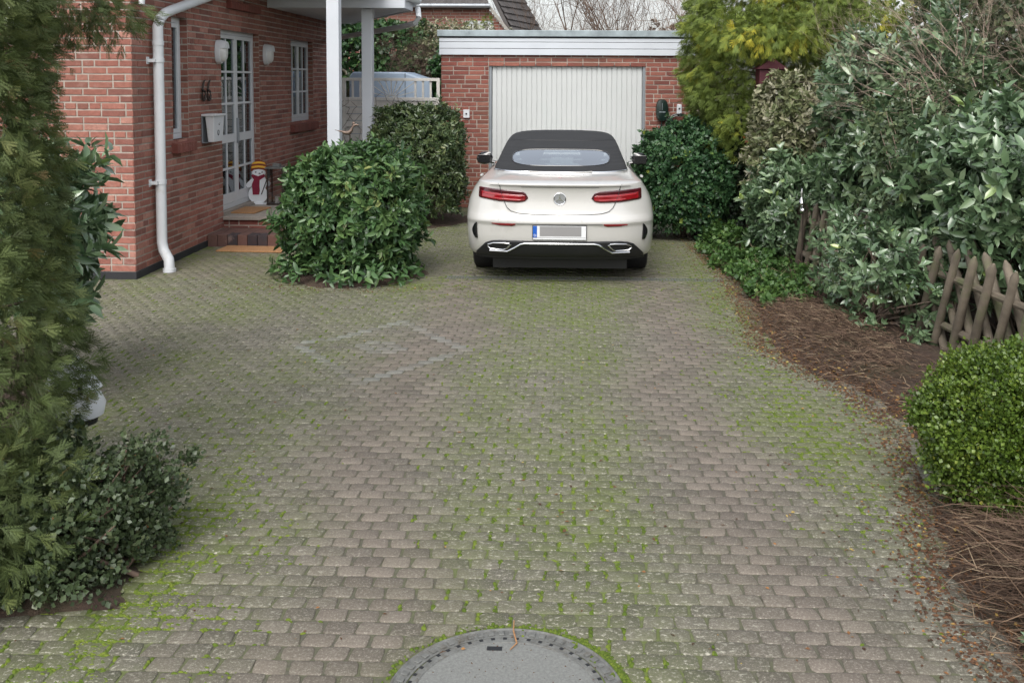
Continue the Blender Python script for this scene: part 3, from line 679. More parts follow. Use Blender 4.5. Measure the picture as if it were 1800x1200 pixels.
# side porch roof with boarded fascia, posts and gutter
PZ = 3.10
poly = [(HX + .01, 14.1), (-2.42, 14.1), (-2.42, 14.75), (-4.2, 18.45), (HX + .01, 18.45)]
mb = MB(); mb.prism(poly, lambda p: Vector((p[0], p[1], PZ + .012)), lambda p: Vector((p[0], p[1], PZ + .22))); mb.build('porch_roof', MT['rooftile'], house)
mb = MB()
for q in range(30):     # soffit boards
    ya = 14.105 + q * .145; yb = ya + .138
    xr = -2.43 if yb < 14.75 else -2.42 - (yb - 14.75) * (1.78 / 3.7) - .02
    if yb > 18.44: break
    mb.box((HX + .012, ya, PZ - .006), (xr, yb, PZ + .010))
mb.build('soffit', MT['soffit'], house, bevel=.003)
mb = MB(); mb.box((HX + .012, 14.075, PZ - .015), (-2.40, 14.098, PZ + .10)); mb.box((HX + .012, 14.08, PZ + .104), (-2.40, 14.098, PZ + .30)); mb.box((-2.418, 14.10, PZ - .015), (-2.395, 14.75, PZ + .28)); mb.bar((-2.40, 14.75, PZ + .13), (-4.19, 18.47, PZ + .13), .022, .28)
mb.build('fascia', MT['white_board'], house, bevel=.003)
mb = MB(); mb.box((-3.015, 11.95, 0), (-2.86, 12.10, 3.36)); mb.build('porch_post', MT['white_board'], house, bevel=.006)
mb = MB(); mb.box((-3.08, 14.28, 0), (-2.925, 14.435, PZ - .007)); mb.build('porch_post', MT['white_board'], house, bevel=.006)
mb = MB(); mb.box((HX + .01, 11.9, 3.361), (-2.70, 14.06, 3.45)); mb.build('door_canopy', MT['soffit'], house)
mb = MB(); mb.tube([(-2.37, 14.1, PZ + .16), (-2.33, 14.85, PZ + .15), (-4.12, 18.5, PZ + .12)], .06, 12); mb.build('gutter', MT['white'], house, smooth=True)
mb = MB(); mb.tube([(-2.31, 14.72, PZ + .02), (-2.27, 14.55, PZ - .12), (-2.33, 14.62, PZ - .20), (-2.6, 15.0, PZ - .235), (-4.38, 17.50, PZ - .335)], .043, 12)
mb.build('gutter_outlet', MT['white'], house, smooth=True)
# downpipe on the corner side
dp = empty('downpipe', (-4.30, 10.13, 0), 'white plastic downpipe on the brick wall by the house corner', 'downpipe')
px_, py_ = -4.345, 10.13; rr = .054
mb = MB(); mb.tube([(px_, py_, .36), (px_, py_, 2.50)], rr, 20); mb.build('pipe', MT['white'], dp, smooth=True)
mb = MB(); mb.tube([(px_, py_, 2.48), (px_, py_, 2.60), (px_ + .012, py_ + .03, 2.68), (px_ + .03, py_ + .12, 2.745), (px_ + .03, py_ + .3, 2.79), (px_ + .02, 12.2, 3.17), (px_ + .02, 13.2, 3.40)], rr, 20); mb.build('swan_neck', MT['white'], dp, smooth=True)
mb = MB(); mb.tube([(px_, py_, .40), (px_, py_, .30), (px_ + .025, py_ - .02, .22), (px_ + .09, py_ - .05, .13), (px_ + .10, py_ - .06, .06), (px_ + .10, py_ - .06, .0)], [rr, rr, rr, rr, rr, rr], 20)
mb.tube([(px_ + .10, py_ - .06, .0), (px_ + .10, py_ - .06, .035)], rr * 1.25, 20); mb.build('shoe', MT['white'], dp, smooth=True)
for z in (.93, 2.22, 2.40):
    mb = MB(); mb.tube([(px_, py_, z), (px_, py_, z + .045)], rr + .006, 20)
    if z < 2.3: mb.box((HX + .004, py_ - .09, z), (px_, py_ - .05, z + .035)); mb.box((HX + .004, py_ - .115, z - .02), (HX + .012, py_ - .055, z + .055))
    mb.build('bracket', MT['white'], dp, smooth=True)
mb = MB(); mb.tube([(HX + .10, 9.75, 2.83), (HX + .10, 9.75, 3.2)], .022, 10); mb.tube([(HX + .09, 9.75, 2.80), (HX + .09, 9.75, 2.86)], .03, 10); tag(mb.build('overflow_pipe', MT['white'], smooth=True), 'short white pipe end under the eaves at the house corner', 'pipe')
# white bollard-like stub at the foot of the pipe
# wall lamps
def wall_lamp(y, z, label):
    t = empty('wall_lamp', (HX + .006, y, z), label, 'lamp', 'oval lamps beside the front door')
    b = MB(); X = HX + .008
    def oval(x, s, n=24): return [(x, y + .095 * s * math.cos(2 * math.pi * k / n), z + .15 * s * (abs(math.sin(2 * math.pi * k / n)) ** .85) * (1 if math.sin(2 * math.pi * k / n) > 0 else -1)) for k in range(n)]
    def loft(mb_, rings):
        n = len(rings[0]); vs = sum(rings, []); fs = [(i * n + k, i * n + (k + 1) % n, (i + 1) * n + (k + 1) % n, (i + 1) * n + k) for i in range(len(rings) - 1) for k in range(n)]
        mb_.add(vs, fs + [tuple(range(n)), tuple((len(rings) - 1) * n + k for k in range(n))])
    loft(b, [oval(X, 1), oval(X + .045, 1.0), oval(X + .06, .95), oval(X + .06, .88)]); b.build('housing', MT['white'], t, smooth=True)
    g = MB(); loft(g, [oval(X + .045, .86), oval(X + .095, .80), oval(X + .115, .62), oval(X + .12, .3)]); g.build('globe', MT['lamp_glass'], t, smooth=True)
    h = MB(); n = 12; pts = [(y + .092 * math.cos(math.pi * k / n), z + .045 + .105 * math.sin(math.pi * k / n)) for k in range(n + 1)]
    h.prism(pts, lambda p: Vector((X + .05, p[0], p[1])), lambda p: Vector((X + .128, y + (p[0] - y) * .82, z + .045 + (p[1] - z - .045) * .8))); h.build('hood', MT['white'], t, smooth=True)
wall_lamp(12.06, 2.385, 'white oval wall lamp left of the door, above the letterbox'); wall_lamp(13.95, 2.40, 'white oval wall lamp between the door and the small window')
# house number
def six(y, z):
    m_ = MB(); pts = [(.055, .25), (.02, .235), (-.015, .19), (-.04, .13), (-.05, .07), (-.035, .02), (0, 0), (.035, .015), (.05, .06), (.04, .105), (.005, .125), (-.03, .11)]
    m_.tube([(HX + .03, y + a_, z + b_) for a_, b_ in pts], [.006, .010, .013, .014, .015, .015, .014, .015, .015, .013, .011, .007], 8); return m_
nb = empty('house_number', (HX + .01, 11.61, 1.78), 'dark iron house number 66 above the letterbox', 'house number')
six(11.53, 1.785).build('digit', MT['iron'], nb, smooth=True); six(11.70, 1.785).build('digit', MT['iron'], nb, smooth=True)
# letterbox
lb = empty('letterbox', (HX + .006, 11.67, 1.28), 'white metal letterbox with overhanging lid on the brick wall', 'letterbox')
yA, yB, zA, zB = 11.50, 11.85, 1.285, 1.625; X = HX + .008
mb = MB(); mb.box((X, yA - .01, zA - .01), (X + .012, yB + .01, zB)); mb.box((X, yA - .01, zA - .012), (X + .06, yB + .01, zA - .004)); mb.build('back_plate', MT['greymetal'], lb, bevel=.003)
mb = MB(); d0, d1 = .085, .15; vs = [(X + .045, yA + .0, zB - .03), (X + d1, yA + .0, zB - .03), (X + d1 - .012, yA + .03, zA), (X + .065, yA + .03, zA)]; vs += [(p[0], yB if i < 2 else yB - .03, p[2]) for i, p in enumerate(vs)]
mb.add(vs, [(0, 1, 2, 3), (7, 6, 5, 4), (0, 4, 5, 1), (1, 5, 6, 2), (2, 6, 7, 3), (3, 7, 4, 0)]); mb.build('body', MT['white'], lb, bevel=.006)
mb = MB(); mb.box((X - .0, yA - .02, zB - .03), (X + d1 + .02, yB + .02, zB - .002)); mb.build('lid', MT['white'], lb, bevel=.01)
mb = MB(); mb.tube([(X + d1 - .004, 11.66, 1.50), (X + d1 - .0045, 11.69, 1.485), (X + d1 - .004, 11.71, 1.515)], .004, 6); mb.build('mark', MT['dark'], lb); mb = MB(); mb.tube([(X + d1 - .006, 11.66 + .024 * math.cos(a_), 1.405 + (.042 if math.sin(a_) < 0 else .02) * math.sin(a_)) for a_ in np.linspace(0, 6.28, 13)], .004, 6); mb.build('emblem', MT['dark'], lb)
# mats, lantern, snowman on the landing
mb = MB(); mb.box((-4.50, 12.44, .291), (-4.08, 13.02, .309), rot=Matrix.Rotation(R(-4), 3, 'Z')); tag(mb.build('doormat', MT['coir'], bevel=.006), 'plain coir doormat on the stone landing in front of the door', 'doormat')
mb = MB(); mb.box((-4.18, 11.24, .002), (-3.38, 11.60, .018), rot=Matrix.Rotation(R(-3), 3, 'Z')); tag(mb.build('doormat', MT['coir'], bevel=.005), 'larger coir doormat with curled edge lying below the step', 'doormat')
ln = empty('lantern', (-4.10, 13.42, .29), 'tall rusty metal lantern with glass sides on the landing', 'lantern', rz=R(12)); c_ = (-4.10, 13.42)
mb = MB()
for sx in (-1, 1):
    for sy in (-1, 1): mb.box((c_[0] + sx * .105 - .009, c_[1] + sy * .105 - .009, .31), (c_[0] + sx * .105 + .009, c_[1] + sy * .105 + .009, .80))
for z in (.291, .305): pass
mb.box((c_[0] - .12, c_[1] - .12, .291), (c_[0] + .12, c_[1] + .12, .312)); mb.build('frame', MT['iron'], ln, bevel=.002)
mb = MB(); mb.box((c_[0] - .135, c_[1] - .135, .80), (c_[0] + .135, c_[1] + .135, .822)); mb.box((c_[0] - .05, c_[1] - .05, .822), (c_[0] + .05, c_[1] + .05, .865)); mb.build('roof', MT['steel'], ln, bevel=.003)
mb = MB(); mb.box((c_[0] - .10, c_[1] - .108, .315), (c_[0] + .10, c_[1] - .105, .80)); mb.box((c_[0] + .105, c_[1] - .10, .315), (c_[0] + .108, c_[1] + .10, .80)); mb.build('pane', glassmat('lantern_glass', (.9, .9, .9), .05), ln)
mb = MB(); mb.tube([(c_[0], c_[1], .312), (c_[0], c_[1], .40)], .035, 14); mb.build('candle', MT['lamp_glass'], ln, smooth=True)
sn = empty('wooden_snowman', (-4.36, 13.40, .29), 'flat wooden snowman with striped hat and dark red scarf by the door', 'snowman', rz=R(8))
def SP(d):   # drawing plane, d metres in front
    rot = Matrix.Rotation(R(8), 3, 'Z')
    return lambda p: Vector((-4.36, 13.40, .29)) + rot @ Vector(((p[0] - 400) / 1524, -d, (1095 - p[1]) / 1524))
def ov(cx, cy, rx, ry, n=28): return [(cx + rx * math.cos(2 * math.pi * k / n), cy + ry * math.sin(2 * math.pi * k / n)) for k in range(n)]
mb = MB()
for i, pl in enumerate((ov(390, 880, 200, 205), ov(420, 640, 150, 210), ov(415, 410, 138, 110), [(240, 560), (300, 520), (330, 620), (235, 720), (180, 735), (140, 700), (150, 650)], ov(605, 648, 45, 55))):
    mb.prism(pl, SP(.012 + i * .0008), SP(-i * .0006))
mb.build('body', MT['snow'], sn)
mb = MB(); mb.prism([(340, 1060), (600, 1060), (605, 1092), (340, 1092)], SP(.05), SP(-.04)); mb.build('base', MT['snow'], sn)
mb = MB(); dome = [(250, 380), (245, 340), (262, 250), (300, 190), (360, 160), (410, 152), (480, 160), (545, 195), (575, 260), (582, 330), (575, 385), (510, 350), (415, 335), (320, 350), (270, 385)]
mb.prism(dome, SP(.019), SP(-.005)); mb.prism(ov(408, 140, 42, 30), SP(.022), SP(-.004)); mb.build('hat', MT['hatbrown'], sn)
for pl in ([(268, 230), (300, 190), (350, 178), (410, 172), (480, 178), (535, 195), (562, 240), (500, 222), (410, 216), (320, 224)], [(262, 325), (268, 280), (340, 262), (410, 256), (500, 264), (577, 290), (580, 330), (500, 308), (410, 300), (320, 308)]):
    mb = MB(); mb.prism(pl, SP(.022), SP(.015)); mb.build('hat_stripe', MT['yellow'], sn)
mb = MB(); mb.prism([(258, 480), (285, 445), (400, 490), (530, 440), (540, 500), (430, 575), (425, 700), (432, 800), (415, 885), (285, 885), (270, 660), (310, 560)], SP(.021), SP(.010)); mb.build('scarf', MT['scarf'], sn)
for nm_, pl in (('eye', ov(352, 402, 16, 13, 12)), ('eye', ov(484, 404, 16, 13, 12)), ('nose', [(405, 445), (425, 418), (465, 435)])):
    mb = MB(); mb.prism(pl, SP(.02), SP(.01)); mb.build(nm_, MT['dark'], sn)
mb = MB(); mb.prism([(455, 880), (475, 880), (600, 540), (583, 535)], SP(.026), SP(.018)); mb.prism([(575, 560), (612, 400), (590, 295), (640, 330), (690, 285), (715, 330), (690, 440), (610, 560)], SP(.029), SP(.016)); mb.build('broom', MT['iron'], sn)

# ------------------------------------------------------------ garage
GY = 15.4; GX0, GX1 = -2.04, 1.95
gar = empty('garage', (0, GY, 0), 'flat roofed red brick garage with white ribbed up-and-over door', 'garage')
mk, mm = MB(), MB(); D0, D1, DZ = -1.285, 1.205, 2.30
brickwall(mk, mm, (GX0, GY, 0), (1, 0, 0), (0, -1, 0), 0, GX1 - GX0, .0, 2.46, [(D0 - GX0, D1 - GX0, -.1, DZ)], C=.0708, L=.25, jo=.011, seed=51, ends=(.006, .006))
brickwall(mk, mm, (GX0, GY, 0), (0, 1, 0), (-1, 0, 0), 0, 5.6, .0, 2.46, C=.0708, seed=52); brickwall(mk, mm, (GX1, GY, 0), (0, 1, 0), (1, 0, 0), 0, 5.6, .0, 2.46, C=.0708, seed=53)
brickwall(mk, mm, (D1, GY, 0), (0, 1, 0), (-1, 0, 0), 0, .10, 0, DZ, C=.0708, seed=54, raise_=.003); brickwall(mk, mm, (D0, GY, 0), (0, 1, 0), (1, 0, 0), 0, .10, 0, DZ, C=.0708, seed=55, raise_=.003)
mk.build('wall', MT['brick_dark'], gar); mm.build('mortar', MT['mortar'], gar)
mb = MB(); mb.box((D0 - .0, GY + .02, .0), (D0 + .045, GY + .09, DZ)); mb.box((D1 - .045, GY + .02, 0), (D1, GY + .09, DZ)); mb.box((D0 + .045, GY + .021, DZ - .03), (D1 - .045, GY + .09, DZ)); mb.build('door_frame', MT['greymetal'], gar, bevel=.003)
mb = MB(); n = 30; wv = (D1 - D0 - .10) / n; prof = []
for q in range(n):
    a_ = D0 + .05 + q * wv; prof += [(a_, GY + .062), (a_ + .006, GY + .050), (a_ + wv - .012, GY + .050), (a_ + wv - .006, GY + .062)]
prof += [(D1 - .05, GY + .062)]
m_ = len(prof); mb.add([(p[0], p[1], .01) for p in prof] + [(p[0], p[1], DZ - .031) for p in prof], [(i, i + 1, m_ + i + 1, m_ + i) for i in range(m_ - 1)])
mb.box((D0 + .05, GY + .07, .01), (D1 - .05, GY + .085, DZ - .035)); mb.build('door', MT['door_white'], gar)
mb = MB(); mb.box((D0 - .1, GY + .12, .0), (D1 + .1, GY + .2, 2.4)); mb.build('door_backing', MT['dark'], gar)
FX0, FX1 = GX0 - .03, GX1 + .03; fz = [2.445, 2.548, 2.652, 2.715]
for a_, b_ in zip(fz, fz[1:]):
    mb = MB(); mb.box((FX0, GY - .055 - random.uniform(0, .002), a_), (FX1, GY - .03, b_ - .007)); mb.build('fascia_board', MT['white_board'], gar, bevel=.004)
mb = MB(); mb.box((FX0 + .01, GY - .0295, 2.445), (FX1 - .01, GY + 5.6, 2.72)); mb.build('roof_edge', MT['dark'], gar)
mb = MB(); mb.box((FX0 - .03, GY - .085, 2.735), (FX1 + .03, GY + .2, 2.835)); mb.box((FX0 - .03, GY + .201, 2.735), (FX0 + .10, GY + 5.7, 2.835)); mb.box((FX1 - .1, GY + .201, 2.735), (FX1 + .03, GY + 5.7, 2.835)); mb.build('roof_trim', MT['zinc'], gar, bevel=.006)
mb = MB(); mb.box((FX0 + .03, GY + .2, 2.721), (FX1 - .03, GY + 5.6, 2.77)); mb.build('roof', MT['bitumen'], gar)
# fittings on the garage front
F_ = GY - .008
ob = empty('switch_box', (-1.64, F_, 1.45), 'small white key switch box left of the garage door', 'switch box')
mb = MB(); mb.box((-1.69, F_ - .035, 1.445), (-1.59, F_, 1.575)); mb.build('housing', MT['white'], ob, bevel=.006); mb = MB(); mb.tube([(-1.64, F_ - .045, 1.51), (-1.64, F_ - .03, 1.51)], .014, 12); mb.build('key_slot', MT['dark'], ob)
ch = empty('car_charger', (1.465, F_, 1.58), 'black oval electric car charger on the garage wall', 'charger')
mb = MB(); n = 28; rings = []
for s_, yy in ((1, 0), (1, -.06), (.93, -.09), (.7, -.10)):
    rings.append([(1.465 + .098 * s_ * np.sign(math.cos(t)) * abs(math.cos(t)) ** .7, F_ + yy, 1.585 + .178 * s_ * np.sign(math.sin(t)) * abs(math.sin(t)) ** .8) for t in [2 * math.pi * k / n for k in range(n)]])
mb.add(sum(rings, []), [(i * n + k, i * n + (k + 1) % n, (i + 1) * n + (k + 1) % n, (i + 1) * n + k) for i in range(3) for k in range(n)] + [tuple(3 * n + k for k in range(n))]); mb.build('housing', MT['charger'], ch, smooth=True)
mb = MB(); mb.box((1.415, F_ - .104, 1.553), (1.515, F_ - .100, 1.565)); mb.box((1.463, F_ - .103, 1.59), (1.467, F_ - .100, 1.70)); mb.build('light_strip', MT['zinc'], ch)
mb = MB(); mb.tube([(1.465, F_ - .05, 1.42), (1.455, F_ - .04, 1.33), (1.40, F_ - .03, 1.22), (1.39, F_ - .03, 1.0), (1.42, F_ - .03, .8)], .012, 8); mb.build('supply_cable', MT['charger'], ch, smooth=True)
hk = empty('cable_holder', (1.74, F_, 1.59), 'white plastic cable holder right of the charger', 'holder')
mb = MB(); mb.box((1.70, F_ - .03, 1.52), (1.78, F_, 1.68)); mb.build('bracket', MT['white'], hk, bevel=.02); mb = MB(); mb.tube([(1.74, F_ - .034, 1.61), (1.74, F_ - .028, 1.61)], .016, 12); mb.build('socket', MT['dark'], hk)
mb = MB()
for s_, o_ in ((1, .0), (.86, .03)):
    mb.tube([(1.74 + .21 * s_ * math.cos(a_), F_ - .05 - o_, 1.36 + (.17 if math.sin(a_) > 0 else .22) * s_ * math.sin(a_)) for a_ in np.linspace(0, 2 * math.pi, 26)], .013, 8)
mb.ell((1.60, F_ - .07, 1.40), (.045, .04, .085)); tag(mb.build('charging_cable', MT['charger'], smooth=True), 'coiled dark green charging cable hanging from the white holder', 'cable')

# ------------------------------------------------------------ drain, manhole
dn = empty('drain_channel', (.17, DRAIN_Y, 0), 'narrow galvanised drain channel across the driveway behind the car', 'drain')
mb = MB(); mb.box((-1.27, DRAIN_Y - .066, -.02), (1.60, DRAIN_Y - .055, .001)); mb.box((-1.27, DRAIN_Y + .055, -.02), (1.60, DRAIN_Y + .066, .001)); mb.build('frame', MT['steel'], dn)
mb = MB()
for q in range(96): x = -1.265 + q * .03; mb.box((x, DRAIN_Y - .054, -.012), (x + .015, DRAIN_Y + .054, -.001))
mb.box((-1.27, DRAIN_Y - .008, -.0125), (1.60, DRAIN_Y + .008, -.0005)); mb.build('grate', MT['steel'], dn)
mb = MB(); mb.box((-1.27, DRAIN_Y - .0545, -.0205), (1.60, DRAIN_Y + .0545, -.0165)); mb.build('trough', MT['dark'], dn)
mh = empty('manhole_cover', (MH[0], MH[1], 0), 'round grey manhole cover with toothed cast iron rim in the paving', 'manhole')
mb = MB(); n = 96
mb.lathe((MH[0], MH[1], 0), [(.400, -.02), (.405, .002), (.400, .004), (.394, -.001), (.352, -.001), (.351, -.010), (.348, -.010)], n)
mb.build('frame', MT['cast'], mh)
mb = MB()
for q in range(60):
    a_ = 2 * math.pi * q / 60; rot = Matrix.Rotation(a_, 3, 'Z'); c = Vector((MH[0], MH[1], 0)) + rot @ Vector((.374, 0, .0015))
    mb.box(c - Vector((.013, .011, .003)), c + Vector((.013, .011, .0035)), rot=rot)
mb.build('rim_tooth', MT['cast'], mh, bevel=.002)
mb = MB(); mb.lathe((MH[0], MH[1], 0), [(.346, -.02), (.346, -.001), (.343, .002), (.316, .002), (.314, -.001), (.311, -.0012)], n); mb.build('cover_ring', MT['cast'], mh)
for q in range(48):
    mb = MB(); a_ = 2 * math.pi * (q + .5) / 48; rot = Matrix.Rotation(a_, 3, 'Z'); c = Vector((MH[0], MH[1], 0)) + rot @ Vector((.337, 0, .002)); mb.box(c - Vector((.008, .007, .002)), c + Vector((.005, .007, .0008)), rot=rot); mb.build('ring_notch', MT['dark'], mh)
mb = MB(); mb.lathe((MH[0], MH[1], 0), [(.312, -.02), (.312, -.0005), (.30, .0003), (.0001, .0012)], n); mb.build('cover_plate', MT['concrete'], mh)
mb = MB(); mb.box((MH[0] - .085, MH[1] + .262, .0012), (MH[0] - .03, MH[1] + .285, .0026)); mb.build('lifting_slot', MT['dark'], mh)
mb = MB(); mb.tube([(MH[0] + .004, MH[1] + .44, .012), (MH[0] + .006, MH[1] + .37, .012), (MH[0] + .022, MH[1] + .30, .008), (MH[0] + .0, MH[1] + .262, .006)], [.002, .003, .003, .002], 5); tag(mb.build('dry_stalk', MT['coir']), 'curled straw coloured plant stalk lying on the manhole rim', 'stalk')
def text_mesh(s, size, name, mat, loc, rot, parent, ext=.0015, world=True):
    cu = bpy.data.curves.new(name, 'FONT'); cu.body = s; cu.size = size; cu.extrude = ext; cu.align_x = 'CENTER'; cu.align_y = 'CENTER'
    o = bpy.data.objects.new(name, cu); col.objects.link(o); bpy.context.view_layer.update()
    me = bpy.data.meshes.new_from_object(o.evaluated_get(bpy.context.evaluated_depsgraph_get())); bpy.data.objects.remove(o)
    me.transform(Matrix.Translation(loc) @ rot.to_4x4()); me.materials.clear(); return finish(name, me, mat, parent, world)

# ------------------------------------------------------------ car
CX, CY = -.088, 9.45
car = empty('parked_convertible', (CX, CY, 0), 'pearl white convertible with black fabric roof parked facing the garage', 'car')
LV = [(.285, .14, .915, 4.76), (.30, .11, .93, 4.78), (.34, .080, .942, 4.80), (.40, .05, .948, 4.83), (.46, .030, .953, 4.83), (.52, .020, .956, 4.82), (.60, .016, .957, 4.80), (.628, .012, .957, 4.79), (.645, -.004, .957, 4.78),
      (.662, -.006, .957, 4.78), (.69, .006, .956, 4.77), (.715, .022, .955, 4.75), (.735, .032, .954, 4.72), (.78, .040, .948, 4.62), (.83, .046, .938, 4.48), (.88, .050, .922, 4.25), (.93, .050, .900, 3.98), (.97, .044, .878, 3.72), (1.0, .034, .857, 3.52), (1.022, .024, .842, 3.4), (1.034, .026, .834, 3.33),
      (1.040, .060, .825, 3.28), (1.050, .22, .808, 3.24), (1.064, .45, .79, 3.2), (1.078, .66, .772, 3.18), (1.086, .80, .755, 3.16)]
LVz = [l[0] for l in LV]
def bodyR(x, z):
    Yc = np.interp(z, LVz, [l[1] for l in LV]); W_ = np.interp(z, LVz, [l[2] for l in LV]); t = min(abs(x) / W_, .9995)
    return Yc + .50 * (1 - (1 - t ** 3) ** (1 / 3))
def ringpts(z, Yc, W_, Yf, D=.5, n_=3., Df=.7, sidebulge=.0):
    q_ = min(1, .94 * (Yf - Yc) / (D + Df)); D *= q_; Df *= q_
    half = []
    for k in range(17):
        ph = (math.pi / 2) * k / 16; sx = math.sin(ph) ** (2 / n_); cy = math.cos(ph) ** (2 / n_) if k < 16 else 0
        half.append((W_ * sx, Yc + D * (1 - cy)))
    ya, yb = Yc + D, Yf - Df
    for k in range(1, 24):
        t = k / 24; yy = ya + (yb - ya) * t; half.append((W_ * (1 - .012 * math.sin(math.pi * t)), yy))
    for k in range(0, 11):
        ph = (math.pi / 2) * k / 10; half.append((W_ * (math.cos(ph) ** (2 / 2.4) if k < 10 else 0), yb + Df * math.sin(ph) ** (2 / 2.4)))
    full = half + [(-x, y) for x, y in half[-2:0:-1]]
    return [(x, y, z) for x, y in full]
def ringstack(rows, **kw):
    rs_ = [ringpts(*r_, **kw) for r_ in rows]; n = len(rs_[0]); vs = sum(rs_, [])
    fs = [(i * n + k, i * n + (k + 1) % n, (i + 1) * n + (k + 1) % n, (i + 1) * n + k) for i in range(len(rows) - 1) for k in range(n)]
    return vs, fs, n
def cw(v): return (v[0] + CX, v[1] + CY, v[2])
vs, fs, n = ringstack(LV); mb = MB(); mb.add([cw(v) for v in vs], fs + [tuple(range(n)), tuple((len(LV) - 1) * n + k for k in range(n))])
body = mb.build('body', [MT['car_white']], car, smooth=True)
cut = MB()
for yy in (1.13, 4.0):
    for sx in (-1, 1): cut.lathe((CX + sx * .86, CY + yy, .335), [(.385, -.18), (.385, .25)], 40, axis='x')
co = cut.build('arch_cutter', MT['dark']); md = body.modifiers.new('arch', 'BOOLEAN'); md.operation = 'DIFFERENCE'; md.object = co; md.solver = 'EXACT'
bpy.context.view_layer.update(); dg = bpy.context.evaluated_depsgraph_get()
nm = bpy.data.meshes.new_from_object(body.evaluated_get(dg)); body.modifiers.clear(); body.data = nm; bpy.data.objects.remove(co)
while len(nm.materials) > 1: nm.materials.pop()
nm.polygons.foreach_set('material_index', [0] * len(nm.polygons))
try: nm.set_sharp_from_angle(angle=R(35))
except Exception: pass
# wheels
for yy in (1.13, 4.0):
    for sx in (-1, 1):
        m2 = MB(); x0 = sx * .815
        m2.lathe((CX + x0, CY + yy, .335), [(.20, -.115), (.30, -.125), (.328, -.11), (.335, -.07), (.335, .07), (.328, .11), (.30, .125), (.20, .115)], 48, axis='x')
        tyre = m2.build('wheel', MT['rubber'], car, smooth=True)
        m3 = MB(); xo = CX + x0 + sx * .10
        m3.lathe((xo, CY + yy, .335), [(.235, -.02), (.235, .012), (.215, .012), (.21, -.02)], 40, axis='x'); m3.lathe((xo, CY + yy, .335), [(.055, -.02), (.055, .014), (.04, .018)], 20, axis='x')
        for q in range(10):
            a_ = 2 * math.pi * q / 10; m3.bar((xo, CY + yy + .04 * math.cos(a_), .335 + .04 * math.sin(a_)), (xo, CY + yy + .22 * math.cos(a_), .335 + .22 * math.sin(a_)), .022, .022, up=(1, 0, 0))
        m3.build('rim', MT['chrome'], tyre, smooth=True, world=False)
def surfpatch(fn, xs, lo, hi, nz, off, sign=None, mir=False, thick=0.006):
    out = MB()
    for s_ in ((1, -1) if mir else (1,)):
        vs = []
        for x in xs:
            a_, b_ = lo(x), hi(x)
            for j in range(nz + 1):
                z = a_ + (b_ - a_) * j / nz; vs.append(cw((x * s_, fn(x, z) - off, z)))
        m_ = nz + 1; out.add(vs, [(i * m_ + j, (i + 1) * m_ + j, (i + 1) * m_ + j + 1, i * m_ + j + 1) for i in range(len(xs) - 1) for j in range(nz)])
    return out
def bp(name, mat, xs, lo, hi, nz, off, parent=car, thick=.006, fn=bodyR, smooth=True):
    mb_ = surfpatch(fn, xs, lo, hi, nz, off); o = mb_.build(name, mat, parent, smooth=smooth, world=(parent is car))
    s_ = o.modifiers.new('solid', 'SOLIDIFY'); s_.thickness = thick; s_.offset = 0; return o
I_ = lambda xp, fp: (lambda x: float(np.interp(abs(x), xp, fp)))
